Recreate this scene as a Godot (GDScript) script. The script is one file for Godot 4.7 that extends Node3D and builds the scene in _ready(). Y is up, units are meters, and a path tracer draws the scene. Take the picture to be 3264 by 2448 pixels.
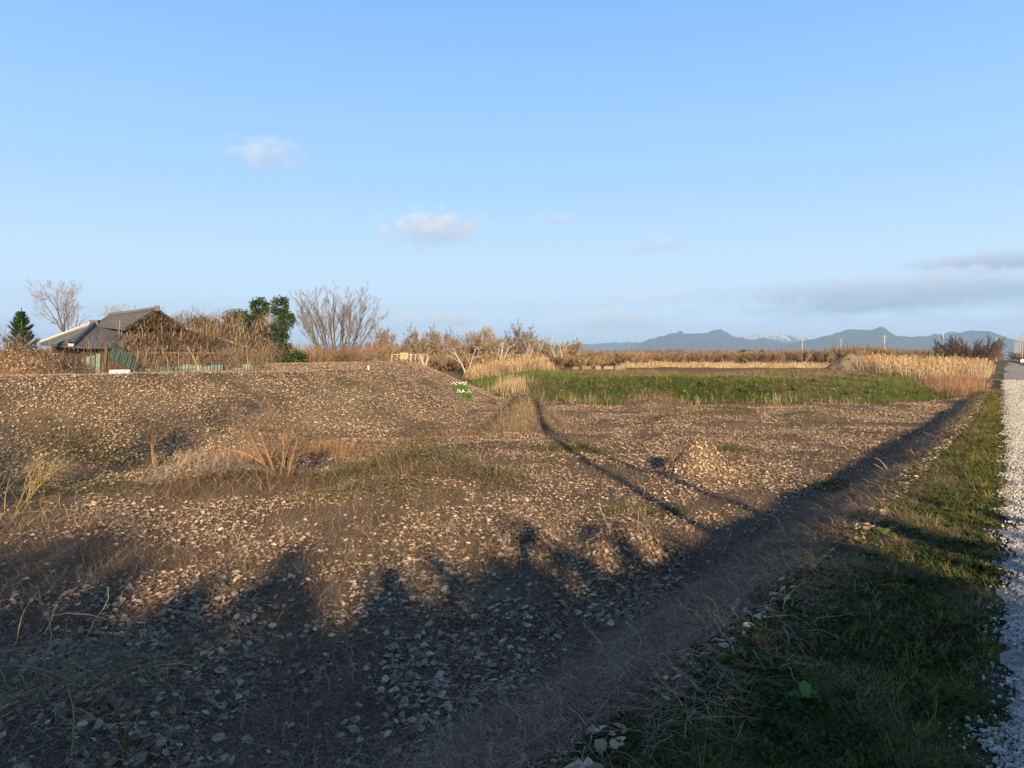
extends Node3D
# An abandoned farm lot beside a raised gravel road, early on a clear March morning.
# Metres, y up, road surface at y = 0. The road runs along ROAD; the sunken field lies to its left.

const ROAD := Vector2(0.5646, -0.8254)
const EYE := 1.6

class Mb:
	var v := PackedVector3Array()
	var c := PackedColorArray()

	func tri(a: Vector3, b: Vector3, d: Vector3, col: Color) -> void:
		v.append(a); v.append(b); v.append(d)
		c.append(col); c.append(col); c.append(col)

	func quad(a: Vector3, b: Vector3, d: Vector3, e: Vector3, col: Color) -> void:
		tri(a, b, d, col)
		tri(a, d, e, col)

	func ribbon(p: PackedVector3Array, w0: float, w1: float, col: Color) -> void:
		var n := p.size()
		var last_l := Vector3.ZERO
		var last_r := Vector3.ZERO
		for i in n:
			var d: Vector3 = (p[mini(i + 1, n - 1)] - p[maxi(i - 1, 0)])
			var s := d.cross(Vector3.UP)
			if s.length_squared() < 1e-8:
				s = Vector3.RIGHT
			s = s.normalized() * lerpf(w0, w1, float(i) / (n - 1)) * 0.5
			var a := p[i] - s
			var b := p[i] + s
			if i > 0:
				quad(last_l, last_r, b, a, col)
			last_l = a
			last_r = b

	func tube(p: PackedVector3Array, r0: float, r1: float, sides: int, col: Color) -> void:
		var n := p.size()
		var before := PackedVector3Array()
		for i in n:
			var d: Vector3 = (p[mini(i + 1, n - 1)] - p[maxi(i - 1, 0)]).normalized()
			var s := d.cross(Vector3(0.31, 0.22, 0.93))
			if s.length_squared() < 1e-6:
				s = d.cross(Vector3.RIGHT)
			s = s.normalized()
			var t := d.cross(s)
			var r := lerpf(r0, r1, float(i) / (n - 1))
			var ring := PackedVector3Array()
			for k in sides:
				var g := TAU * k / sides
				ring.append(p[i] + (s * cos(g) + t * sin(g)) * r)
			if i > 0:
				for k in sides:
					var k2 := (k + 1) % sides
					quad(before[k], ring[k], ring[k2], before[k2], col)
			before = ring
		for k in range(1, sides - 1):
			tri(before[0], before[k], before[k + 1], col)

	func bar(a: Vector3, b: Vector3, w: float, h: float, col: Color) -> void:
		var d := (b - a)
		var s := d.cross(Vector3.UP)
		if s.length_squared() < 1e-6:
			s = Vector3.RIGHT
		s = s.normalized() * w * 0.5
		var u := s.cross(d).normalized() * h * 0.5
		var k := [a - s - u, a + s - u, a + s + u, a - s + u, b - s - u, b + s - u, b + s + u, b - s + u]
		for f in [[0, 1, 2, 3], [5, 4, 7, 6], [4, 5, 1, 0], [3, 2, 6, 7], [1, 5, 6, 2], [4, 0, 3, 7]]:
			quad(k[f[0]], k[f[1]], k[f[2]], k[f[3]], col)

	func box(at: Vector3, size: Vector3, turn: float, col: Color) -> void:
		var x := Vector3(cos(turn), 0, -sin(turn)) * size.x * 0.5
		bar(at - x, at + x, size.z, size.y, col)

	func mesh() -> ArrayMesh:
		var m := ArrayMesh.new()
		if v.size() == 0:
			return m
		var a := []
		a.resize(Mesh.ARRAY_MAX)
		a[Mesh.ARRAY_VERTEX] = v
		a[Mesh.ARRAY_COLOR] = c
		m.add_surface_from_arrays(Mesh.PRIMITIVE_TRIANGLES, a)
		return m

var rng := RandomNumberGenerator.new()
var bumps := FastNoiseLite.new()
var patches := FastNoiseLite.new()
var names := {}
var plant_mat: StandardMaterial3D
var leaf_mat: StandardMaterial3D
var stone_mat: StandardMaterial3D
var wood_mat: StandardMaterial3D
var metal_mat: StandardMaterial3D
var xs := PackedFloat32Array()
var zs := PackedFloat32Array()
var hs := PackedFloat32Array()

# ---------------------------------------------------------------- helpers

func rf(a: float, b: float) -> float:
	return rng.randf_range(a, b)

func tint(c: Color, by: float) -> Color:
	var k := 1.0 + rf(-by, by)
	return Color(c.r * k * (1.0 + rf(-by, by) * 0.25), c.g * k, c.b * k * (1.0 + rf(-by, by) * 0.3))

func pick(list: Array, by := 0.2) -> Color:
	return tint(list[rng.randi() % list.size()], by)

func numbered(called: String) -> String:
	var n: int = names.get(called, 0)
	names[called] = n + 1
	return called if n == 0 else "%s_%03d" % [called, n]

func tag(o: Node, label := "", category := "", group := "", kind := "") -> void:
	if label: o.set_meta("label", label)
	if category: o.set_meta("category", category)
	if group: o.set_meta("group", group)
	if kind: o.set_meta("kind", kind)

func thing(called: String, label: String, category: String, at := Vector3.ZERO, turn := 0.0, group := "") -> Node3D:
	var o := Node3D.new()
	o.name = numbered(called)
	add_child(o)
	o.position = at
	o.rotation.y = turn
	tag(o, label, category, group)
	return o

func part(called: String, m: Mb, mat: Material, parent: Node) -> MeshInstance3D:
	return part_mesh(called, m.mesh(), mat, parent)

func part_mesh(called: String, m: Mesh, mat: Material, parent: Node) -> MeshInstance3D:
	var o := MeshInstance3D.new()
	o.name = called if parent != self else numbered(called)
	o.mesh = m
	o.material_override = mat
	parent.add_child(o, true)
	return o

func copy_of(o: Node3D, at: Vector3, turn: float, size := Vector3.ONE, label := "", group := "") -> Node3D:
	var base := String(o.name)
	var k := base.rfind("_")
	if k > 0 and base.substr(k + 1).is_valid_int():
		base = base.substr(0, k)
	var r: Node3D = o.duplicate()
	r.name = numbered(base)
	add_child(r)
	r.position = at
	r.rotation.y = turn
	r.scale = size
	if label: r.set_meta("label", label)
	if group: r.set_meta("group", group)
	return r

func scattered(called: String, sets: Array, mat: Material, label: String, category: String) -> void:
	# one piece of uncountable stuff: sets = [[piece name, mesh, buffer], ...]
	var o := Node3D.new()
	o.name = numbered(called)
	add_child(o)
	tag(o, label, category, "", "stuff")
	for s in sets:
		var buf: PackedFloat32Array = s[2]
		if buf.size() == 0:
			continue
		var mm := MultiMesh.new()
		mm.transform_format = MultiMesh.TRANSFORM_3D
		mm.use_colors = true
		mm.mesh = s[1]
		mm.instance_count = buf.size() / 16
		mm.buffer = buf
		var k := MultiMeshInstance3D.new()
		k.name = s[0]
		k.multimesh = mm
		k.material_override = mat
		o.add_child(k, true)
		k.set_meta("kind", "stuff")

func put(buf: PackedFloat32Array, p: Vector3, b: Basis, col: Color) -> void:
	buf.append(b.x.x); buf.append(b.y.x); buf.append(b.z.x); buf.append(p.x)
	buf.append(b.x.y); buf.append(b.y.y); buf.append(b.z.y); buf.append(p.y)
	buf.append(b.x.z); buf.append(b.y.z); buf.append(b.z.z); buf.append(p.z)
	buf.append(col.r); buf.append(col.g); buf.append(col.b); buf.append(1.0)

func ease01(a: float, b: float, x: float) -> float:
	return smoothstep(a, b, x)

func table(t: Array, x: float) -> float:
	if x <= t[0][0]:
		return t[0][1]
	for i in range(1, t.size()):
		if x <= t[i][0]:
			return lerpf(t[i - 1][1], t[i][1], (x - t[i - 1][0]) / (t[i][0] - t[i - 1][0]))
	return t[t.size() - 1][1]

func inside(poly: PackedVector2Array, p: Vector2) -> float:
	# distance to the outline, positive inside
	var best := 1e9
	var odd := false
	var n := poly.size()
	for i in n:
		var a := poly[i]
		var b := poly[(i + 1) % n]
		var e := b - a
		var w := p - a
		var d := w - e * clampf(w.dot(e) / e.dot(e), 0.0, 1.0)
		best = minf(best, d.length_squared())
		if (a.y > p.y) != (b.y > p.y) and p.x < (b.x - a.x) * (p.y - a.y) / (b.y - a.y) + a.x:
			odd = not odd
	return sqrt(best) if odd else -sqrt(best)

# ---------------------------------------------------------------- the lie of the land

const FLOOR := [[-20.0, -1.2], [6.0, -1.15], [16.0, -0.92], [32.0, -0.62], [45.0, -0.3], [60.0, -0.03], [400.0, -0.03]]
const VERGE := [[-10.0, 1.5], [3.0, 1.4], [8.0, 1.1], [23.0, 0.7], [60.0, 0.5]]
var mound_line := PackedVector2Array([Vector2(-34, 20), Vector2(-20.8, 0.3), Vector2(-10.7, -15), Vector2(-6.2, -21.1), Vector2(-1.9, -27.9), Vector2(-0.2, -36), Vector2(-1.5, -48), Vector2(-10, -75), Vector2(-50, -90), Vector2(-80, -30), Vector2(-70, 20)])
var berm_line := PackedVector2Array([Vector2(-1, -40), Vector2(3.2, -34.2), Vector2(10.5, -33.2), Vector2(16.7, -32.4), Vector2(21, -34.4), Vector2(26.5, -41), Vector2(46, -72), Vector2(20, -84), Vector2(-6, -78)])
# heaps of brush that no leaf litter covers: x, z, half width, half depth
const BRUSH := [[-2.0, -15.3, 2.4, 1.3], [0.5, -23.8, 1.7, 1.3], [-5.3, -14.2, 1.9, 0.95], [6.3, -31.6, 1.5, 0.7], [5.6, -25.4, 0.8, 0.5], [11.0, -26.8, 1.0, 0.5]]
const HUMPS := [[0.25, -9.9, 0.45, 0.5], [1.5, -9.55, 0.55, 0.6], [4.0, -15.3, 0.68, 0.85], [0.4, -24.2, 1.15, 1.15], [-2.0, -15.4, 1.5, 0.6], [-5.4, -14.6, 1.6, 0.3], [6.2, -31.5, 1.5, 0.4], [5.6, -25.3, 0.8, 0.35], [11.0, -26.8, 1.0, 0.22], [8.0, -24.5, 1.1, 0.2], [-2.6, -13.2, 1.5, 0.16], [12.5, -29.5, 0.9, 0.22], [-7.0, -16.2, 1.0, 0.25], [-3.4, -5.0, 0.9, 0.25]]

func along(x: float, z: float) -> float:
	return ROAD.x * x + ROAD.y * z

func side(x: float, z: float) -> float:
	return -ROAD.y * x + ROAD.x * z

func land(x: float, z: float) -> float:
	var a := along(x, z)
	var l := side(x, z)
	var floor_y := table(FLOOR, a)
	if l > 3.6:
		return lerpf(-0.03, -0.55, ease01(3.6, 6.0, l) * (1.0 - ease01(40.0, 55.0, a)))
	var y := floor_y
	var rough := 1.0
	var p := Vector2(x, z)
	var far := p.length()
	if l < -1.0:
		y += 0.1 * ease01(55.0, 75.0, far)
		y += bumps.get_noise_2d(x * 3.0, z * 3.0) * 0.16 + bumps.get_noise_2d(x * 14.0, z * 14.0) * 0.06
		for h in HUMPS:
			var q: float = ((x - h[0]) * (x - h[0]) + (z - h[1]) * (z - h[1])) / (h[2] * h[2])
			if q < 6.0:
				y += h[3] * exp(-q * 1.4)
		if far < 130.0:
			var s := inside(mound_line, p)
			if s > -0.5:
				var top := 1.0 + 0.38 * exp(-((x + 5.0) * (x + 5.0) + (z + 37.0) * (z + 37.0)) / 60.0) + bumps.get_noise_2d(x * 2.0 + 40.0, z * 2.0) * 0.2 + bumps.get_noise_2d(x * 12.0, z * 12.0) * 0.06
				top -= 0.8 * ease01(11.0, 18.0, s)
				y = lerpf(y, top, clampf(ease01(-0.5, 5.6, s), 0.0, 1.0))
			s = inside(berm_line, p)
			if s > -0.5:
				var tb := lerpf(0.5, 0.0, ease01(-10.0, -2.5, l)) + bumps.get_noise_2d(x * 4.0, z * 4.0 + 70.0) * 0.16
				tb = lerpf(tb, 0.1, ease01(20.0, 34.0, s))
				y = lerpf(y, tb, ease01(-0.5, 4.2, s))
	var c := table(VERGE, a) + bumps.get_noise_1d(a * 6.0) * 0.22
	var w := 0.25 + 1.35 * absf(floor_y)
	if l > -c - w - 0.4:
		var t := clampf((l + c + w) / w, 0.0, 1.0)
		var bank := lerpf(floor_y, -0.05 + bumps.get_noise_2d(x * 9.0, z * 9.0) * 0.05, t)
		y = maxf(y, bank) if t < 1.0 else bank
		if l > -0.5:
			y = lerpf(y, -0.03, ease01(-0.5, -0.1, l))
	return y

func grid_line(from: float, to: float, step: float, reach: float, grow: float) -> PackedFloat32Array:
	var out := PackedFloat32Array()
	var d := step
	var p := from
	while p > -reach:
		d *= grow
		p -= d
		out.append(p)
	out.reverse()
	p = from
	while p < to:
		out.append(p)
		p += step
	d = step
	while p < reach:
		out.append(p)
		d *= grow
		p += d
	out.append(p)
	return out

func ground(x: float, z: float) -> float:
	var i := clampi(xs.bsearch(x) - 1, 0, xs.size() - 2)
	var j := clampi(zs.bsearch(z) - 1, 0, zs.size() - 2)
	var n := xs.size()
	var u := (x - xs[i]) / (xs[i + 1] - xs[i])
	var w := (z - zs[j]) / (zs[j + 1] - zs[j])
	var k := j * n + i
	# same split into triangles as the mesh
	if u + w <= 1.0:
		return hs[k] + (hs[k + 1] - hs[k]) * u + (hs[k + n] - hs[k]) * w
	return hs[k + n + 1] + (hs[k + n] - hs[k + n + 1]) * (1.0 - u) + (hs[k + 1] - hs[k + n + 1]) * (1.0 - w)

func on(x: float, z: float, lift := 0.0) -> Vector3:
	return Vector3(x, ground(x, z) + lift, z)

func up_at(x: float, z: float) -> Vector3:
	return Vector3(ground(x - 0.2, z) - ground(x + 0.2, z), 0.4, ground(x, z - 0.2) - ground(x, z + 0.2)).normalized()

func spot(bearing: float, away: float, lift := 0.0) -> Vector3:
	# bearing in degrees east of straight ahead, from the middle of the lot's roadside
	var g := deg_to_rad(bearing)
	return on(sin(g) * away, -cos(g) * away, lift)

func zone(x: float, z: float) -> int:
	# 0 field, 1 verge grass, 2 bank below the verge, 3 road, 4 mound, 5 berm, 6 plain
	var a := along(x, z)
	var l := side(x, z)
	if l > 3.4: return 1
	if l > 0.05: return 3
	var c := table(VERGE, a)
	if l > -c + 0.12: return 1
	if l > -c - 0.3 - 1.35 * absf(table(FLOOR, a)): return 2
	var p := Vector2(x, z)
	var s := inside(mound_line, p)
	if s > 0.3: return 4 if s < 15.0 else 6
	s = inside(berm_line, p)
	if s > -0.2: return 5 if s < 7.0 else 6
	return 6 if p.length() > 46.0 else 0

func turf(x: float, z: float) -> float:
	# how green the ground is; the leafy humps are bare of grass
	for k in 3:
		var h: Array = HUMPS[k]
		if Vector2(x - h[0], z - h[1]).length() < h[2] * 1.8:
			return -0.1
	return patches.get_noise_2d(x * 5.0, z * 5.0) + 0.5 * patches.get_noise_2d(x * 17.0, z * 17.0)

# ---------------------------------------------------------------- growing things

func path(p: Vector3, d: Vector3, length: float, steps: int, wobble: float, rise: float) -> PackedVector3Array:
	var out := PackedVector3Array([p])
	var q := p
	var e := d.normalized()
	for i in steps:
		e = (e + Vector3(rf(-1, 1), rf(-1, 1), rf(-1, 1)) * wobble + Vector3.UP * rise).normalized()
		q += e * length / steps
		out.append(q)
	return out

func bend(d: Vector3, spread: float) -> Vector3:
	var s := d.cross(Vector3(rf(-1, 1), rf(-1, 1), rf(-1, 1)))
	if s.length_squared() < 1e-5:
		s = Vector3.RIGHT
	return d.rotated(s.normalized(), spread)

func grow(wood: Mb, twigs: Mb, p: Vector3, d: Vector3, length: float, r: float, level: int, g: Dictionary) -> void:
	var last: int = g.levels
	var steps := 5 if level == 0 else (4 if level < 2 else 3)
	var pts := path(p, d, length, steps, g.wobble, g.rise)
	var tip := maxf(r * g.taper, g.thin)
	var into := wood if level < g.split else twigs
	var sides := 6 if r > 0.06 else (4 if r > 0.02 else 3)
	into.tube(pts, maxf(r, g.thin), tip, sides, tint(g.bark if level < g.split else g.twig, 0.18))
	if level >= last:
		return
	var n: int = g.kids[level]
	for i in n:
		var t: float = lerpf(g.start if level == 0 else 0.22, 1.0, (i + rf(0.1, 0.9)) / n)
		var f := t * steps
		var k := mini(int(f), steps - 1)
		var at := pts[k].lerp(pts[k + 1], f - k)
		var dir := (pts[k + 1] - pts[k]).normalized()
		grow(wood, twigs, at, bend(dir, g.spread * rf(0.55, 1.25)), length * g.ratio * (1.15 - 0.45 * t) * rf(0.7, 1.2), maxf(lerpf(r, tip, t) * 0.62, g.thin), level + 1, g)

func bare_tree(called: String, label: String, at: Vector3, g: Dictionary, group := "", category := "tree") -> Node3D:
	var o := thing(called, label, category, at, 0.0, group)
	var wood := Mb.new()
	var twigs := Mb.new()
	var split_stems: bool = g.get("stem_parts", false)
	for s in g.stems:
		if split_stems:
			wood = Mb.new()
		var turn: float = TAU * (s + rf(0.0, 0.7)) / g.stems
		var lean: float = g.lean * sqrt(rf(0.02, 1.0)) if g.stems > 1 else g.lean
		var d := Vector3(sin(turn) * sin(lean), cos(lean), cos(turn) * sin(lean))
		if g.has("fan"):
			var u: float = (s + rf(0.2, 0.8)) / g.stems * 2.0 - 1.0
			d = Vector3(sin(u * g.lean), cos(u * g.lean), rf(-0.25, 0.25)).normalized()
			turn = PI * 0.5 * signf(u)
		if g.has("tilt"):
			d = (d + g.tilt).normalized()
		var foot: Vector3 = Vector3(sin(turn), 0, cos(turn)) * g.foot * rf(0.2, 1.0) + Vector3(0, -0.12, 0)
		if g.has("fan"):
			foot = Vector3(d.x * g.foot, -0.12, rf(-0.4, 0.4))
		grow(twigs if g.stems > 1 and not split_stems else wood, twigs, foot, d, g.tall * rf(0.8, 1.05), g.thick * rf(0.75, 1.1), 0, g)
		if split_stems:
			part("stem", wood, wood_mat, o)
	if g.stems == 1:
		part("trunk", wood, wood_mat, o)
	part("crown", twigs, plant_mat, o)  # for many-stemmed shrubs this mesh holds the main stems too
	return o

func leaf(m: Mb, p: Vector3, d: Vector3, n: Vector3, length: float, width: float, col: Color) -> void:
	var s := d.cross(n).normalized() * width * 0.5
	var mid := p + d * length * 0.45
	var droop := n * length * -0.08
	m.quad(p, mid + s + droop, p + d * length + droop * 2.0, mid - s + droop, col)

func leafy(m: Mb, at: Vector3, size: Vector3, clumps: int, each: int, length: float, width: float, colors: Array, hollow := 0.45) -> void:
	# leaf clumps through the volume of a lumpy crown
	for i in clumps:
		var u := Vector3(rf(-1, 1), rf(-1, 1), rf(-1, 1)).normalized()
		var lump := 0.78 + 0.4 * bumps.get_noise_3d(u.x * 60.0 + at.x * 9.0, u.y * 60.0, u.z * 60.0 + at.z * 9.0)
		var q := at + u * size * lump * pow(rf(hollow, 1.0), 0.6)
		var col := pick(colors, 0.25)
		for k in each:
			var d := (u * 0.8 + Vector3(rf(-1, 1), rf(-0.7, 1), rf(-1, 1))).normalized()
			var n := bend(d, 1.57)
			leaf(m, q + Vector3(rf(-1, 1), rf(-1, 1), rf(-1, 1)) * length * 0.9, d, n, length * rf(0.6, 1.2), width * rf(0.7, 1.2), tint(col, 0.2))

func tangle(m: Mb, at: Vector3, size: Vector3, count: int, length: float, wide: float, colors: Array, droop := -0.12) -> void:
	# arching dry vines and stems heaped over a low dome
	for i in count:
		var g := rf(0, TAU)
		var r := sqrt(rng.randf())
		var p := at + Vector3(cos(g) * r * size.x, size.y * (1.0 - r * r) * rf(0.35, 1.05), sin(g) * r * size.z)
		var h := rf(0, TAU)
		var d := Vector3(cos(h), rf(-0.1, 0.75), sin(h))
		m.ribbon(path(p, d, length * rf(0.4, 1.3), 7, 0.42, droop), wide * rf(0.7, 1.3), wide * 0.4, pick(colors, 0.25))

func vines_on(m: Mb, a: Vector3, b: Vector3, c: Vector3, d: Vector3, count: int, length: float, wide: float, lift: float, colors: Array) -> void:
	# vines lying over a four-cornered slope
	var n := (b - a).cross(d - a).normalized()
	if n.y < 0.0:
		n = -n
	for i in count:
		var u := rng.randf()
		var w := rng.randf()
		var p := a.lerp(b, u).lerp(d.lerp(c, u), w) + n * rf(0.01, lift)
		var e := (b - a).normalized() * rf(-1, 1) + (d - a).normalized() * rf(-1, 1) + n * rf(-0.2, 0.5)
		m.ribbon(path(p, e, length * rf(0.4, 1.3), 5, 0.3, -0.08), wide, wide * 0.5, pick(colors, 0.25))

const VINE := [Color(0.19, 0.135, 0.085), Color(0.26, 0.19, 0.125), Color(0.14, 0.098, 0.065), Color(0.33, 0.26, 0.18)]
const STRAW := [Color(0.3, 0.23, 0.15), Color(0.22, 0.16, 0.1), Color(0.4, 0.32, 0.21), Color(0.15, 0.11, 0.075)]
const EVERGREEN := [Color(0.022, 0.045, 0.013), Color(0.035, 0.06, 0.016), Color(0.055, 0.075, 0.02), Color(0.016, 0.032, 0.012)]

# ---------------------------------------------------------------- build

func _ready() -> void:
	rng.seed = 740
	bumps.seed = 5
	bumps.frequency = 0.05
	patches.seed = 9
	patches.frequency = 0.03
	make_view()
	make_materials()
	make_land()
	make_road()
	make_mountains()
	print("land")
	make_litter()
	make_grass()
	make_reeds()
	print("cover")
	make_house()
	make_house_trees()
	make_far_trees()
	print("trees")
	make_lot_shrubs()
	make_small_things()
	make_poles()
	make_behind()
	print("done")

func make_view() -> void:
	var cam := Camera3D.new()
	cam.name = "camera"
	cam.fov = 56.3
	cam.near = 0.05
	cam.far = 40000.0
	cam.position = Vector3(0, EYE, 0)
	cam.rotation_degrees = Vector3(-2.12, 0, 0)
	add_child(cam)
	cam.current = true
	var sun := DirectionalLight3D.new()
	sun.name = "sun"
	sun.light_color = Color(1.0, 0.88, 0.71)
	sun.light_energy = 1.6
	sun.light_angular_distance = 0.55
	sun.shadow_enabled = true
	var high := deg_to_rad(16.5)
	var to_sun := Vector3(0.16 * cos(high), sin(high), 0.987 * cos(high))
	add_child(sun)
	sun.look_at_from_position(to_sun * 50.0, Vector3.ZERO, Vector3.UP)
	var e := Environment.new()
	e.background_mode = Environment.BG_SKY
	e.tonemap_mode = Environment.TONE_MAPPER_LINEAR
	e.tonemap_exposure = 2.5
	e.sdfgi_enabled = true
	e.ssao_enabled = true
	e.ssil_enabled = true
	e.fog_enabled = true
	e.fog_density = 0.00013
	e.fog_light_color = Color(0.7, 0.85, 1.0)
	var sky := Sky.new()
	var m := PanoramaSkyMaterial.new()
	m.panorama = make_sky()
	sky.sky_material = m
	e.sky = sky
	var w := WorldEnvironment.new()
	w.name = "world"
	w.environment = e
	add_child(w)

func make_sky() -> ImageTexture:
	var wide := 2048
	var high := 1024
	var fine := FastNoiseLite.new()
	fine.seed = 3
	fine.frequency = 0.11
	fine.fractal_octaves = 5
	var wisp := FastNoiseLite.new()
	wisp.seed = 8
	wisp.frequency = 0.05
	wisp.fractal_octaves = 5
	# clear-air colours by height in degrees
	var air := [[0.0, Color(0.8, 0.9, 0.985)], [3.0, Color(0.81, 0.91, 1.0)], [7.0, Color(0.765, 0.89, 1.0)], [13.0, Color(0.655, 0.82, 0.985)], [20.0, Color(0.57, 0.765, 0.975)], [27.0, Color(0.49, 0.7, 0.95)], [45.0, Color(0.36, 0.51, 0.72)], [90.0, Color(0.28, 0.39, 0.55)]]
	# single clouds: bearing, height, half width, half height (degrees), thickness
	var puffs := [[-18.6, 14.6, 3.4, 1.5, 0.6], [-6.2, 9.9, 4.4, 1.75, 1.0], [3.4, 10.7, 2.2, 0.7, 0.45], [11.3, 8.6, 3.2, 0.9, 0.4], [-5.6, 2.9, 5.0, 0.7, 0.8], [8.4, 2.7, 5.0, 1.1, 0.8], [33.5, 6.1, 6.5, 1.0, 1.0, 0.42], [29.0, 4.4, 15.0, 1.5, 1.0, 0.4], [-16.5, 1.6, 2.0, 0.7, 0.6]]
	for k in 14:
		var b := rf(45.0, 315.0)
		puffs.append([b if b < 180.0 else b - 360.0, rf(2.0, 12.0), rf(1.5, 4.0), rf(0.4, 1.2), rf(0.3, 0.8)])
	var data := PackedFloat32Array()
	data.resize(wide * high * 3)
	var i := 0
	for y in high:
		var el := 90.0 - 180.0 * (y + 0.5) / high
		var base := Color(0.2, 0.19, 0.17)
		if el >= 0.0:
			for k in range(1, air.size()):
				if el <= air[k][0]:
					base = air[k - 1][1].lerp(air[k][1], (el - air[k - 1][0]) / (air[k][0] - air[k - 1][0]))
					break
			base = base.srgb_to_linear()
		for x in wide:
			var col := base
			if el > 0.0 and el < 22.0:
				var az := (x + 0.5) / wide * 360.0
				if az > 180.0:
					az -= 360.0
				var cover := 0.0
				var lit := 0.5
				# low banks of stratus, thicker over the mountains
				if el < 9.0:
					var band := exp(-pow((el - 3.6 - 0.5 * sin(az * 0.09)) / 1.5, 2.0))
					var where := 0.42 + 0.58 * smoothstep(6.0, 24.0, az) if az < 60.0 else 0.8
					var n := wisp.get_noise_2d(az * 1.6, el * 9.0) * 0.75 + fine.get_noise_2d(az * 3.0, el * 11.0) * 0.35
					cover = clampf((n + 0.32) * 1.5, 0.0, 1.0) * band * where
					lit = clampf(0.45 + (el - 4.2) * 0.25 + n * 0.8, 0.0, 1.0)
				for f in puffs:
					var dx: float = (az - f[0]) / f[2]
					var dy: float = (el - f[1]) / f[3]
					if absf(dx) < 1.6 and absf(dy) < 1.8:
						var ragged := fine.get_noise_2d(az * 5.5 + f[0] * 7.0, el * 9.0) * 0.75 + wisp.get_noise_2d(az * 12.0, el * 16.0 + f[1] * 5.0) * 0.5
						if f.size() > 5:
							ragged *= 0.55
						var q := 1.0 - sqrt(dx * dx + dy * dy * (0.8 if dy > 0.0 else 1.4)) + ragged * 0.7
						var t: float = smoothstep(0.0, 0.75, q) * f[4]
						if t > 0.0:
							cover = maxf(cover, t)
							lit = clampf(0.62 + dy * 0.45 - dx * 0.12 + ragged * 0.3 - (f[5] if f.size() > 5 else 0.0), 0.0, 1.0)
				if cover > 0.0:
					var cloud := Color(0.6, 0.69, 0.81).lerp(Color(0.9, 0.9, 0.92), lit).srgb_to_linear()
					col = base.lerp(cloud, minf(cover, 0.9))
			data[i] = col.r * 0.45
			data[i + 1] = col.g * 0.45
			data[i + 2] = col.b * 0.45
			i += 3
	return ImageTexture.create_from_image(Image.create_from_data(wide, high, false, Image.FORMAT_RGBF, data.to_byte_array()))

func grain(cells: float, low: float, seed_value: int, as_normal := false, strength := 6.0) -> NoiseTexture2D:
	var n := FastNoiseLite.new()
	n.seed = seed_value
	n.frequency = cells
	n.fractal_octaves = 5
	var t := NoiseTexture2D.new()
	t.width = 512
	t.height = 512
	t.seamless = true
	t.noise = n
	if as_normal:
		t.as_normal_map = true
		t.bump_strength = strength
	else:
		var r := Gradient.new()
		r.set_color(0, Color(low, low, low))
		r.set_color(1, Color(1, 1, 1))
		t.color_ramp = r
	return t

func painted(rough: float, shine: float, texture: Texture2D = null, scale_by := 1.0, normal: Texture2D = null) -> StandardMaterial3D:
	var m := StandardMaterial3D.new()
	m.vertex_color_use_as_albedo = true
	m.roughness = rough
	m.metallic_specular = shine
	if texture:
		m.albedo_texture = texture
		m.uv1_triplanar = true
		m.uv1_world_triplanar = true
		m.uv1_scale = Vector3.ONE * scale_by
	if normal:
		m.normal_enabled = true
		m.normal_texture = normal
	return m

var land_mat: StandardMaterial3D
var road_mat: StandardMaterial3D
var hill_mat: StandardMaterial3D

func make_materials() -> void:
	plant_mat = painted(0.95, 0.2)
	leaf_mat = painted(0.7, 0.35)
	leaf_mat.backlight = Color(0.25, 0.25, 0.25)
	stone_mat = painted(0.9, 0.3)
	wood_mat = painted(0.9, 0.25, grain(0.05, 0.6, 4), 1.3)
	metal_mat = painted(0.55, 0.4, grain(0.03, 0.55, 6), 0.8)
	land_mat = painted(1.0, 0.1, grain(0.06, 0.35, 1), 0.9, grain(0.08, 0.0, 2, true, 9.0))
	road_mat = painted(0.95, 0.25, grain(0.16, 0.45, 11), 1.6, grain(0.16, 0.0, 12, true, 9.0))
	hill_mat = painted(1.0, 0.1, grain(0.03, 0.45, 13), 0.004)

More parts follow.
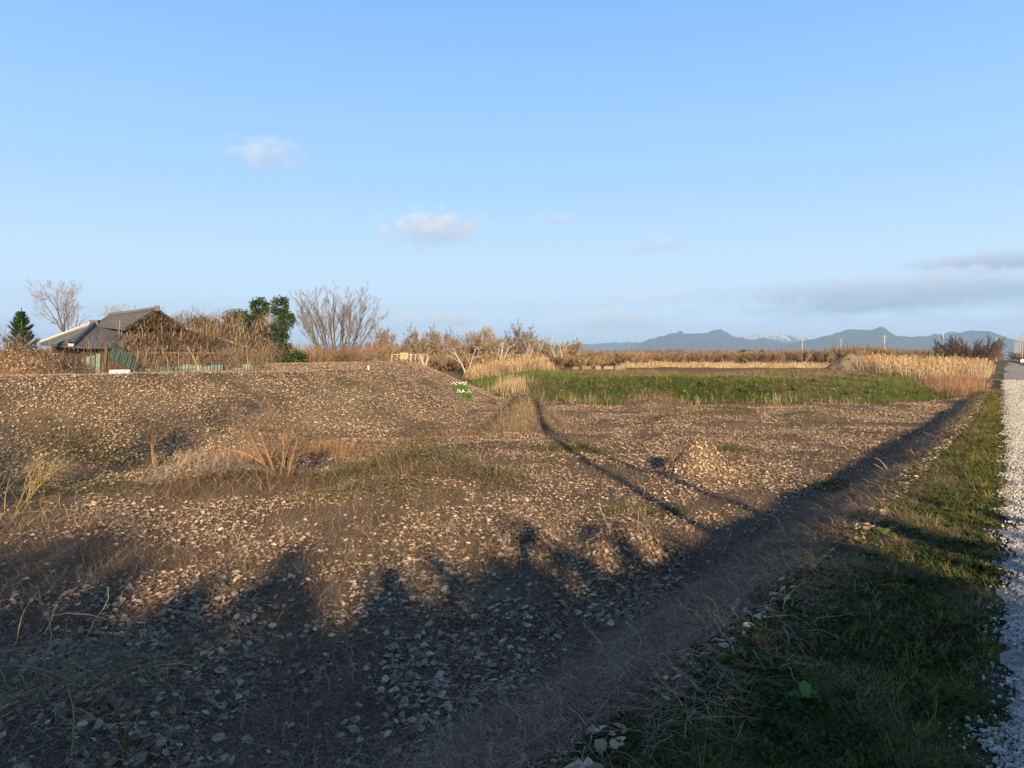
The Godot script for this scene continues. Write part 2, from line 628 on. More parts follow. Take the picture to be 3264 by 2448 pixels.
func make_land() -> void:
	xs = grid_line(-34.0, 30.0, 0.25, 16000.0, 1.13)
	zs = grid_line(-50.0, 10.0, 0.25, 16000.0, 1.13)
	var n := xs.size()
	var rows := zs.size()
	hs.resize(n * rows)
	for j in rows:
		for i in n:
			hs[j * n + i] = land(xs[i], zs[j])
	var v := PackedVector3Array()
	var nn := PackedVector3Array()
	var c := PackedColorArray()
	v.resize(n * rows)
	nn.resize(n * rows)
	c.resize(n * rows)
	var soil := Color(0.12, 0.088, 0.06)
	var dry := Color(0.34, 0.25, 0.165)
	var green := Color(0.075, 0.11, 0.03)
	for j in rows:
		for i in n:
			var k := j * n + i
			var x := xs[i]
			var z := zs[j]
			v[k] = Vector3(x, hs[k], z)
			var i0 := maxi(i - 1, 0)
			var i1 := mini(i + 1, n - 1)
			var j0 := maxi(j - 1, 0)
			var j1 := mini(j + 1, rows - 1)
			nn[k] = Vector3(-(hs[j * n + i1] - hs[j * n + i0]) / (xs[i1] - xs[i0]), 1.0, -(hs[j1 * n + i] - hs[j0 * n + i]) / (zs[j1] - zs[j0])).normalized()
			var t := turf(x, z)
			var col := soil.lerp(dry, clampf(0.5 + t, 0.0, 1.0) * 0.6)
			match zone(x, z):
				1: col = green.lerp(dry, clampf(0.35 - t, 0.0, 0.8))
				3: col = Color(0.3, 0.28, 0.25)
				5: col = green.lerp(dry, clampf(0.25 - t, 0.0, 0.7))
				6: col = Color(0.4, 0.29, 0.17)
				_: col = soil.lerp(Color(0.4, 0.3, 0.2), clampf(0.82 + t * 0.7, 0.0, 1.0)).lerp(green, clampf(t * 1.2 - 0.25, 0.0, 0.5))
			c[k] = col
	var idx := PackedInt32Array()
	for j in rows - 1:
		for i in n - 1:
			var k := j * n + i
			idx.append_array(PackedInt32Array([k, k + 1, k + n, k + 1, k + n + 1, k + n]))
	var a := []
	a.resize(Mesh.ARRAY_MAX)
	a[Mesh.ARRAY_VERTEX] = v
	a[Mesh.ARRAY_NORMAL] = nn
	a[Mesh.ARRAY_COLOR] = c
	a[Mesh.ARRAY_INDEX] = idx
	var m := ArrayMesh.new()
	m.add_surface_from_arrays(Mesh.PRIMITIVE_TRIANGLES, a)
	var o := part_mesh("ground", m, land_mat, self)
	tag(o, "brown weedy ground of the sunken lot, its mound and the plain", "ground", "", "structure")

func from_road(a: float, l: float, y := 0.0) -> Vector3:
	return Vector3(ROAD.x * a - ROAD.y * l, y, ROAD.y * a + ROAD.x * l)

func make_road() -> void:
	var m := Mb.new()
	var a := -60.0
	var col := Color(0.68, 0.64, 0.57)
	var before := []
	while a < 900.0:
		var step := 0.12 if a > -1.0 and a < 14.0 else (0.6 if absf(a) < 60.0 else 12.0)
		var rag := bumps.get_noise_1d(a * 40.0) * 0.16 + bumps.get_noise_1d(a * 9.0 + 300.0) * 0.14
		var now := [from_road(a, 0.1 - 0.25 * exp(-maxf(a, 0.0) * 0.35) + rag, -0.012), from_road(a, 0.55, 0.012), from_road(a, 1.6, 0.03), from_road(a, 2.7, 0.012), from_road(a, 3.25 + rag, -0.012)]
		if before.size():
			for k in 4:
				m.quad(before[k], before[k + 1], now[k + 1], now[k], tint(col, 0.05))
		before = now
		a += step
	var o := part("gravel_road", m, road_mat, self)
	tag(o, "straight pale gravel road on the low embankment", "road", "", "structure")
	# the side track that joins it
	m = Mb.new()
	m.quad(from_road(60, -4.6, 0.012), from_road(60, 0.0, 0.016), from_road(63, 0.0, 0.016), from_road(63, -4.6, 0.012), Color(0.5, 0.48, 0.44))
	tag(part("side_track", m, road_mat, self), "short pale gravel track joining the road", "path", "", "structure")
	# loose stones
	var kinds := []
	for k in 3:
		var s := Mb.new()
		var ball := SphereMesh.new()
		ball.radial_segments = 6
		ball.rings = 3
		var arr := ball.get_mesh_arrays()
		var vv: PackedVector3Array = arr[Mesh.ARRAY_VERTEX]
		var ii: PackedInt32Array = arr[Mesh.ARRAY_INDEX]
		var moved := {}
		for q in ii.size() / 3:
			var t := []
			for w in 3:
				var p := vv[ii[q * 3 + w]].snapped(Vector3.ONE * 0.001)
				if not moved.has(p):
					moved[p] = Vector3(p.x * rf(0.7, 1.25), p.y * rf(0.35, 0.75), p.z * rf(0.7, 1.2))
				t.append(moved[p])
			s.tri(t[0], t[1], t[2], Color.WHITE)
		kinds.append(["stone", s.mesh(), PackedFloat32Array()])
	var greys := [Color(0.38, 0.37, 0.34), Color(0.3, 0.29, 0.27), Color(0.47, 0.45, 0.41), Color(0.22, 0.21, 0.19), Color(0.34, 0.31, 0.26)]
	for i in 170000:
		var al := pow(rng.randf(), 2.3) * 60.0 + 0.6 if i % 4 else rf(1.5, 9.0)
		var l := rf(-0.3, 0.6) if i % 4 < 3 else rf(0.4, 3.2)
		var rim := 0.1 - 0.25 * exp(-al * 0.35) + bumps.get_noise_1d(al * 30.0) * 0.22
		if l < rim and rng.randf() > 0.12 + (l - rim) * 0.8:
			continue
		var p := from_road(al, l)
		var size := (0.006 + 0.014 * pow(rng.randf(), 2.0)) * (1.0 + al * 0.07)
		var y := maxf(ground(p.x, p.z), 0.012 * minf(l / 0.55, 1.0) - 0.004) + size * 0.15
		put(kinds[i % 3][2], Vector3(p.x, y, p.z), Basis(Vector3(rf(-1, 1), rf(-1, 1), rf(-1, 1)).normalized(), rf(0, TAU)).scaled(Vector3.ONE * size), pick(greys, 0.12))
	scattered("loose_gravel", kinds, stone_mat, "loose grey gravel stones on the road and its ragged edge", "gravel")

func ridge_line(profile: Array, depth: float, thick: float, label: String, snow := false) -> void:
	# profile = [[x, height], ...] in metres along the range
	var m := Mb.new()
	var x0: float = profile[0][0]
	var x1: float = profile[profile.size() - 1][0]
	var nx := 220
	var nz := 26
	var rough := FastNoiseLite.new()
	rough.seed = int(depth)
	rough.frequency = 0.0011
	rough.fractal_octaves = 5
	rough.fractal_type = FastNoiseLite.FRACTAL_RIDGED
	var at := []
	for j in nz + 1:
		var row := PackedVector3Array()
		var w := float(j) / nz * 2.0 - 1.0
		for i in nx + 1:
			var x := lerpf(x0, x1, float(i) / nx)
			var crest := 0.25 * table(profile, x - depth * 0.008) + 0.5 * table(profile, x) + 0.25 * table(profile, x + depth * 0.008)
			var fall := 1.0 - absf(w)
			var h := crest * (1.0 - pow(absf(w), 1.25)) + rough.get_noise_2d(x, w * thick) * crest * 0.5 * fall * minf(1.0, absf(w) * 4.0)
			h += rough.get_noise_2d(x * 7.0, w * thick * 7.0) * crest * 0.006
			row.append(Vector3(x, h - 4.0, -depth - w * thick))
		at.append(row)
	for j in nz:
		for i in nx:
			var p: Vector3 = at[j][i]
			var col := tint(Color(0.06, 0.072, 0.04), 0.35)
			if snow and p.y > table(profile, p.x) * (0.55 + 0.35 * rng.randf()):
				col = Color(0.8, 0.82, 0.85)
			m.quad(at[j][i], at[j][i + 1], at[j + 1][i + 1], at[j + 1][i], col)
	tag(part("mountain", m, hill_mat, self), label, "mountain", "", "structure")

func scaled_profile(list: Array, depth: float) -> Array:
	# bearings and heights of the tops, as tangents in thousandths
	var out := []
	for p in list:
		out.append([p[0] * depth / 1000.0, EYE + p[1] * depth / 1000.0])
	return out

func make_mountains() -> void:
	ridge_line(scaled_profile([[180, 8], [240, 15], [285, 23], [318, 29], [345, 32], [372, 31], [400, 25], [425, 14], [450, 8]], 9500.0), 9500.0, 1400.0, "far mountain with streaks of snow between two blue ridges", true)
	ridge_line(scaled_profile([[-60, 12], [-45, 22], [-10, 22.5], [10, 19], [45, 19], [72, 15], [100, 18], [135, 21], [180, 20], [215, 20], [250, 14], [290, 6]], 8200.0), 8200.0, 1100.0, "low far blue ridge beyond the bare thicket")
	ridge_line(scaled_profile([[40, 2], [55, 9], [70, 16.5], [87, 15], [108, 10.5], [130, 4]], 6200.0), 6200.0, 500.0, "small rounded wooded hill in front of the low ridge")
	ridge_line(scaled_profile([[150, 8], [180, 18], [201, 27], [227, 33], [245, 34], [262, 33.4], [270, 34.6], [276, 35.5], [281, 35.6], [286, 34.8], [292, 33], [304, 27.5], [320, 24.5], [352, 24.5], [378, 19], [410, 14], [450, 8]], 6600.0), 6600.0, 1000.0, "broad wooded mountain with a pale clearing on its flank")
	ridge_line(scaled_profile([[330, 6], [375, 18], [408, 24], [437, 30], [455, 34.6], [467, 36.6], [477, 37.5], [486, 37.5], [494, 36.6], [501, 35], [516, 31.6], [532, 29.5], [564, 28.5], [598, 28.5], [610, 31.4], [618, 33.4], [627, 34.9], [635, 35.2], [642, 34], [648, 32], [667, 26.5], [700, 23], [740, 24], [800, 30], [900, 22], [1000, 12]], 6000.0), 6000.0, 1000.0, "long wooded mountain with two rounded tops")
	ridge_line(scaled_profile([[-1400, 6], [-1200, 9], [-1000, 7], [-760, 5]], 8000.0), 8000.0, 900.0, "faint low ridge far beyond the farmhouse")

# ---------------------------------------------------------------- ground cover

func in_reach(r: float, g: float) -> Vector2:
	return Vector2(sin(g) * r, -cos(g) * r)

func make_litter() -> void:
	# dead kudzu leaves: four curled shapes
	var kinds := []
	for k in 6:
		var m := Mb.new()
		var fold := rf(0.1, 0.5)
		var curl := rf(-0.5, 0.9)
		var slim := rf(0.6, 1.25)
		# two halves folded along the midrib, each of three faces with a torn rim
		var rib := []
		for i in 4:
			var u := i / 3.0
			rib.append(Vector3(u - 0.5, 0.1 + curl * (u - 0.5) * (u - 0.5), rf(-0.04, 0.04)))
		for hand in [-1.0, 1.0]:
			var w1 := Vector3(-0.22 + rf(-0.1, 0.1), rib[1].y + fold * rf(0.2, 1.0) * 0.5, hand * slim * rf(0.22, 0.42))
			var w2 := Vector3(0.15 + rf(-0.12, 0.12), rib[2].y + fold * rf(0.0, 1.0) * 0.5, hand * slim * rf(0.18, 0.42))
			m.tri(rib[0], w1, rib[1], Color.WHITE)
			m.quad(rib[1], w1, w2, rib[2], Color.WHITE)
			m.tri(rib[2], w2, rib[3], Color.WHITE)
		kinds.append(["dead_leaf", m.mesh(), PackedFloat32Array()])
	var tones := [Color(0.4, 0.305, 0.205), Color(0.46, 0.36, 0.25), Color(0.3, 0.21, 0.135), Color(0.34, 0.25, 0.16), Color(0.5, 0.405, 0.29), Color(0.22, 0.15, 0.095), Color(0.38, 0.29, 0.2), Color(0.27, 0.18, 0.11)]
	for ring in [[2.2, 12.0, 44000], [12.0, 25.0, 145000], [25.0, 44.0, 300000]]:
		for i in ring[2]:
			var r := sqrt(lerpf(ring[0] * ring[0], ring[1] * ring[1], rng.randf()))
			var q := in_reach(r, rf(-0.8, 0.66))
			var z := zone(q.x, q.y)
			var keep := 0.0
			match z:
				0: keep = 0.95
				2: keep = 0.5
				4: keep = 1.0
				1: keep = 0.0
				5: keep = 0.05
				6: keep = 0.3
			if z == 0 or z == 4:
				var drift := patches.get_noise_2d(q.x * 11.0 + 50.0, q.y * 11.0)
				keep *= clampf((0.95 if z == 4 else 0.66) + drift * (0.9 if z == 4 else 2.0) - maxf(turf(q.x, q.y), 0.0) * 0.9, 0.08, 1.0)
			for k in 3:
				if Vector2(q.x - HUMPS[k][0], q.y - HUMPS[k][1]).length() < HUMPS[k][2] * 1.6:
					keep = 1.0
			for k in BRUSH:
				if Vector2((q.x - k[0]) / k[2], (q.y - k[1]) / k[3]).length() < 0.95:
					keep *= 0.06
			if rng.randf() > keep:
				continue
			var up := up_at(q.x, q.y)
			var b := Basis(Quaternion(Vector3.UP, (up + Vector3(rf(-0.5, 0.5), 0, rf(-0.5, 0.5))).normalized())) * Basis(Vector3.UP, rf(0, TAU))
			var size := (0.034 + 0.085 * pow(rng.randf(), 1.6)) * (0.9 if r < 9.0 else 0.76)
			var tone := pick(tones, 0.16)
			put(kinds[i % 6][2], on(q.x, q.y, rf(0.005, 0.05)), b.scaled(Vector3.ONE * size), tone)
	for h in HUMPS.slice(0, 3):
		for i in 380:
			var g := rf(0, TAU)
			var r: float = h[2] * 1.5 * sqrt(rng.randf())
			var x: float = h[0] + cos(g) * r
			var z: float = h[1] + sin(g) * r
			var b := Basis(Quaternion(Vector3.UP, (up_at(x, z) + Vector3(rf(-0.6, 0.6), 0, rf(-0.6, 0.6))).normalized())) * Basis(Vector3.UP, rf(0, TAU))
			var tone := pick(tones, 0.16)
			put(kinds[i % 6][2], on(x, z, rf(0.005, 0.06)), b.scaled(Vector3.ONE * rf(0.035, 0.095)), tone)
	scattered("leaf_litter", kinds, leaf_mat, "pale curled dead leaves strewn over the lot and the mound", "leaves")
	# matted stems between the leaves
	kinds = []
	for k in 4:
		var m := Mb.new()
		for i in 16:
			var p := Vector3(rf(-0.35, 0.35), rf(0.0, 0.04), rf(-0.35, 0.35))
			var g := rf(0, TAU)
			m.ribbon(path(p, Vector3(cos(g), rf(0.0, 0.35), sin(g)), rf(0.2, 0.55), 5, 0.5, -0.08), 0.0055, 0.0025, pick([Color(0.9, 0.9, 0.9), Color(0.65, 0.62, 0.6), Color(0.45, 0.42, 0.4)], 0.1))
		kinds.append(["stem_mat", m.mesh(), PackedFloat32Array()])
	var dry := [Color(0.36, 0.265, 0.175), Color(0.27, 0.19, 0.125), Color(0.44, 0.34, 0.23), Color(0.18, 0.125, 0.08), Color(0.24, 0.16, 0.105)]
	for ring in [[2.2, 12.0, 7500], [12.0, 25.0, 11000], [25.0, 46.0, 14000]]:
		for i in ring[2]:
			var r := sqrt(lerpf(ring[0] * ring[0], ring[1] * ring[1], rng.randf()))
			var q := in_reach(r, rf(-0.8, 0.66))
			var z := zone(q.x, q.y)
			if z == 3 or z == 1 or (z == 5 and rng.randf() < 0.75) or (z == 4 and rng.randf() < 0.3):
				continue
			var b := Basis(Quaternion(Vector3.UP, up_at(q.x, q.y))) * Basis(Vector3.UP, rf(0, TAU))
			for again in (3 if z == 2 else 1):
				put(kinds[(i + again) % 4][2], on(q.x + rf(-0.2, 0.2) * again, q.y + rf(-0.2, 0.2) * again, rf(-0.01, 0.03)), b.rotated(Vector3.UP, rf(-0.3, 0.3) * again).scaled(Vector3(1, rf(0.3, 0.9) if z != 2 else rf(0.2, 0.6), 1) * rf(0.55, 1.05)), pick(dry, 0.2))
	scattered("stem_litter", kinds, plant_mat, "matted dry vine stems lying between the dead leaves", "dry stems")

func tuft(blades: int, tall: float, wide: float, lean: float, spread: float) -> ArrayMesh:
	var m := Mb.new()
	for i in blades:
		var g := rf(0, TAU)
		var p := Vector3(cos(g), 0, sin(g)) * rf(0, spread)
		var h := g + rf(-0.8, 0.8)
		var d := Vector3(cos(h) * lean, 1.0, sin(h) * lean)
		var w := 0.8 + rng.randf() * 0.2
		m.ribbon(path(p - Vector3(0, 0.02, 0), d, tall * rf(0.5, 1.1), 3, 0.12, -0.28 * lean), wide, wide * 0.15, Color(w, w, w * rf(0.85, 1.0)))
	return m.mesh()

func make_grass() -> void:
	var kinds := []
	for k in 3:
		kinds.append(["grass_tuft", tuft(13, 0.07, 0.004, 0.8, 0.05), PackedFloat32Array()])
	for k in 2:
		kinds.append(["grass_tuft", tuft(11, 0.12, 0.0045, 0.6, 0.05), PackedFloat32Array()])
	var greens := [Color(0.055, 0.085, 0.02), Color(0.075, 0.095, 0.024), Color(0.11, 0.11, 0.035), Color(0.045, 0.072, 0.02), Color(0.2, 0.17, 0.06), Color(0.3, 0.23, 0.11)]
	for i in 34000:
		var a := 0.8 + 42.0 * pow(rng.randf(), 2.1)
		var c := table(VERGE, a)
		var l := rf(-c - 0.35, 0.3)
		var near_road := smoothstep(-0.25, 0.25 - 0.25 * exp(-a * 0.35), l)
		if rng.randf() < near_road * 0.85 or (l < -c + 0.2 and rng.randf() < 0.75):
			continue
		var p := from_road(a, l)
		var t := turf(p.x * 1.7, p.z * 1.7)
		var k := rng.randi() % 3 if rng.randf() < 0.78 else 3 + rng.randi() % 2
		var col: Color = greens[rng.randi() % 4] if rng.randf() < 0.72 + t else greens[4 + rng.randi() % 2]
		if l > -0.5 and rng.randf() < 0.5:
			col = greens[2 + (rng.randi() % 2) * 2]
		put(kinds[k][2], on(p.x, p.z), Basis(Vector3.UP, rf(0, TAU)).scaled(Vector3.ONE * rf(0.6, 1.25) * (1.0 + a * 0.025)), tint(col, 0.25))
	# thin green patches in the lot, thicker at the foot of the mound
	for i in 9000:
		var r := sqrt(lerpf(9.0, 33.0 * 33.0, rng.randf()))
		var q := in_reach(r, rf(-0.75, 0.6))
		var z := zone(q.x, q.y)
		if z != 0 and z != 4:
			continue
		var foot := exp(-pow(inside(mound_line, q) / 1.6, 2.0))
		if turf(q.x, q.y) + foot * 0.32 < 0.26 + rng.randf() * 0.22:
			continue
		put(kinds[3 + i % 2][2], on(q.x, q.y), Basis(Vector3.UP, rf(0, TAU)).scaled(Vector3.ONE * rf(0.7, 1.5)), tint(greens[i % 4], 0.3))
	for c in [[-9.3, -15.0, 1.7], [-7.4, -17.7, 1.0], [-10.6, -17.6, 1.3], [-3.0, -21.4, 1.1], [1.4, -19.6, 0.9], [5.5, -19.0, 0.8], [-4.9, -19.2, 1.0], [2.2, -12.2, 0.7], [6.6, -14.0, 0.8]]:
		for i in int(520 * c[2]):
			var g := rf(0, TAU)
			var r: float = c[2] * sqrt(rng.randf()) * rf(0.6, 1.2)
			var x: float = c[0] + cos(g) * r * 1.3
			var z: float = c[1] + sin(g) * r * 0.7
			put(kinds[3 + i % 2][2], on(x, z), Basis(Vector3.UP, rf(0, TAU)).scaled(Vector3.ONE * rf(0.8, 1.7)), tint(greens[i % 4], 0.3))
	var broad := Mb.new()
	for i in 11:
		var g := rf(0, TAU)
		var d := Vector3(cos(g), rf(0.2, 0.9), sin(g)).normalized()
		leaf(broad, Vector3(rf(-0.03, 0.03), 0.0, rf(-0.03, 0.03)), d, bend(d, 1.57), rf(0.02, 0.05), rf(0.012, 0.022), Color(1, 1, 1) * rf(0.7, 1.0))
	kinds.append(["small_weed", broad.mesh(), PackedFloat32Array()])
	for i in 9000:
		var a := 0.8 + 24.0 * pow(rng.randf(), 1.8)
		var l := rf(-table(VERGE, a) - 0.1, 0.05)
		var p := from_road(a, l)
		if patches.get_noise_2d(p.x * 30.0, p.z * 30.0) < rf(-0.25, 0.3):
			continue
		put(kinds[5][2], on(p.x, p.z, rf(0.0, 0.03)), Basis(Vector3.UP, rf(0, TAU)).scaled(Vector3.ONE * rf(0.7, 1.4)), pick([Color(0.04, 0.07, 0.018), Color(0.05, 0.082, 0.022), Color(0.036, 0.06, 0.018), Color(0.1, 0.075, 0.04)], 0.25))
	scattered("verge_grass", kinds, plant_mat, "short green and straw-coloured grass on the road verge and in the lot", "grass")
	# the green berm across the lot
	kinds = [["weed_tuft", tuft(14, 0.3, 0.016, 0.8, 0.14), PackedFloat32Array()], ["weed_tuft", tuft(12, 0.42, 0.014, 0.5, 0.12), PackedFloat32Array()]]
	for i in 24000:
		var q := Vector2(rf(-3, 30), rf(-56, -32))
		var s := inside(berm_line, q)
		if s < -0.1 or s > 14.0 or (s > 5.0 and rng.randf() < 0.75):
			continue
		var t := turf(q.x * 1.3, q.y * 1.3)
		var top := smoothstep(4.0, 6.5, s) * 0.6
		var col: Color = [Color(0.075, 0.14, 0.026), Color(0.1, 0.165, 0.034), Color(0.135, 0.175, 0.045), Color(0.06, 0.11, 0.024)][i % 4]
		if rng.randf() < 0.2 + top + maxf(-t, 0.0) * 0.6:
			col = pick([Color(0.2, 0.14, 0.085), Color(0.28, 0.2, 0.12), Color(0.14, 0.1, 0.065)], 0.2)
		put(kinds[i % 2][2], on(q.x, q.y), Basis(Vector3.UP, rf(0, TAU)).scaled(Vector3.ONE * rf(0.5, 1.1)), tint(col, 0.25))
	scattered("berm_grass", kinds, plant_mat, "green grass and brown dead weeds covering the low berm", "grass")

func reed(stalks: int, tall: float, wide: float, plume: bool) -> ArrayMesh:
	var m := Mb.new()
	for i in stalks:
		var p := Vector3(rf(-0.55, 0.55), -0.05, rf(-0.55, 0.55))
		var w := rf(0.6, 1.0)
		var col := Color(w, w * rf(0.92, 1.0), w * rf(0.8, 1.0))
		var pts := path(p, Vector3(rf(-0.2, 0.2), 1, rf(-0.2, 0.2)), tall * rf(0.5, 1.15), 4, 0.06, -0.02)
		m.tube(pts, wide * 0.5, wide * 0.25, 3, col)
		for k in 2:
			var q := pts[1 + rng.randi() % 3]
			m.ribbon(path(q, Vector3(rf(-1, 1), rf(0.3, 1.2), rf(-1, 1)), tall * 0.22, 3, 0.1, -0.25), wide * 1.4, wide * 0.3, col * 0.95)
		if plume:
			m.ribbon(path(pts[4], Vector3(rf(-0.4, 0.4), 1, rf(-0.4, 0.4)), tall * 0.16, 3, 0.15, -0.3), wide * 1.9, wide * 0.6, Color(1, 0.9, 0.7) * w)
	return m.mesh()

func reed_bed(called: String, label: String, poly: PackedVector2Array, count: int, tall: float, wide: float, colors: Array, plume := true) -> void:
	var lo := poly[0]
	var hi := poly[0]
	for p in poly:
		lo = lo.min(p)
		hi = hi.max(p)
	var kinds := [["reed_clump", reed(9, tall, wide, plume), PackedFloat32Array()], ["reed_clump", reed(9, tall * 0.9, wide, plume), PackedFloat32Array()]]
	var made := 0
	var tries := 0
	while made < count and tries < count * 30:
		tries += 1
		var q := Vector2(rf(lo.x, hi.x), rf(lo.y, hi.y))
		var s := inside(poly, q)
		if s < 0.0 or rng.randf() > 0.35 + s:
			continue
		made += 1
		var k := (0.82 + 0.3 * patches.get_noise_2d(q.x * 9.0, q.y * 9.0)) * rf(0.62, 1.25)
		k *= 0.8 + 0.2 * smoothstep(0.0, 0.8, s)
		put(kinds[made % 2][2], on(q.x, q.y), Basis(Vector3.UP, rf(0, TAU)).scaled(Vector3(1, k, 1)), pick(colors, 0.18))
	scattered(called, kinds, plant_mat, label, "reeds")

func fan(list: Array) -> PackedVector2Array:
	# an outline given as [bearing, distance] pairs
	var out := PackedVector2Array()
	for p in list:
		var g := deg_to_rad(p[0])
		out.append(Vector2(sin(g), -cos(g)) * p[1])
	return out

func make_reeds() -> void:
	var gold := [Color(0.43, 0.33, 0.21), Color(0.49, 0.39, 0.26), Color(0.35, 0.255, 0.16), Color(0.51, 0.41, 0.29)]
	var pale := [Color(0.46, 0.36, 0.23), Color(0.53, 0.43, 0.29), Color(0.4, 0.3, 0.19)]
	var rust := [Color(0.3, 0.19, 0.12), Color(0.36, 0.24, 0.15), Color(0.25, 0.155, 0.1)]
	reed_bed("reed_bed", "tall golden reeds between the earth heap and the road", fan([[25.8, 62], [28.4, 55], [31.0, 52], [33.1, 60], [33.6, 80], [33.6, 105], [28, 105], [25.4, 85]]), 1500, 1.5, 0.028, gold)
	reed_bed("reed_bed", "long pale strip of reeds behind the flat top of the berm", fan([[8.5, 86], [14, 84], [19.5, 84], [24.5, 88], [24.5, 104], [16, 108], [8.5, 108]]), 1000, 0.95, 0.036, pale)
	reed_bed("reed_bed", "bushy clump of pale reeds beside the white-trunked trees", fan([[-3.4, 58], [-1.0, 54], [1.6, 53], [3.4, 56], [2.6, 66], [-1.0, 68], [-3.6, 66]]), 300, 1.3, 0.026, pale)
	reed_bed("reed_bed", "thin upright yellow reeds where mound and berm meet", fan([[-1.8, 40.5], [-0.2, 38.2], [1.0, 37.5], [1.6, 39.5], [1.0, 43.5], [-1.6, 45]]), 70, 1.0, 0.014, gold, false)
	reed_bed("dead_weed_bed", "reddish dead weeds at the foot of the embankment", fan([[29.8, 44.5], [31.6, 40], [32.9, 43], [33.4, 52], [31.5, 54], [30.0, 51]]), 420, 0.9, 0.016, rust, false)
	reed_bed("dead_weed_bed", "rusty dead grass behind the orange-barked shrub", fan([[-24, 17.6], [-19, 17.4], [-14, 18.6], [-11.5, 19.6], [-14, 21.4], [-19, 19.4], [-24, 18.8]]), 240, 0.5, 0.008, rust, false)
	reed_bed("dead_weed_bed", "sparse tan stalks along the foot of the green berm", fan([[3.5, 34.4], [9, 33.6], [18, 34.2], [26, 35.6], [26, 36.6], [18, 35.6], [9, 35.0], [3.5, 36.0]]), 34, 0.6, 0.013, pale, false)

# ---------------------------------------------------------------- the ruined farmhouse

func slab(m: Mb, corners: Array, thick: float, col: Color) -> void:
	# a flat slab under the given top corners
	var n := Vector3(0, -thick, 0)
	var k := corners.size()
	for i in range(1, k - 1):
		m.tri(corners[0], corners[i], corners[i + 1], col)
		m.tri(corners[0] + n, corners[i + 1] + n, corners[i] + n, col)
	for i in k:
		var a: Vector3 = corners[i]
		var b: Vector3 = corners[(i + 1) % k]
		m.quad(a, a + n, b + n, b, col)

func tiled(m: Mb, e0: Vector3, e1: Vector3, t1: Vector3, t0: Vector3, rows: int, courses: int, col: Color) -> void:
	# rolls of tile running from the eave e0-e1 to the top t0-t1, with stepped courses
	var n := (e1 - e0).cross(t0 - e0).normalized()
	if n.y < 0.0:
		n = -n
	for i in rows + 1:
		var u := float(i) / rows
		var a := e0.lerp(e1, u) + n * 0.015
		var b := t0.lerp(t1, u) + n * 0.015
		m.tube(PackedVector3Array([a, b]), 0.045, 0.045, 4, tint(col, 0.12))
	for j in courses:
		var w := (j + 0.5) / courses
		m.bar(e0.lerp(t0, w) + n * 0.012, e1.lerp(t1, w) + n * 0.012, 0.05, 0.03, tint(col, 0.15))

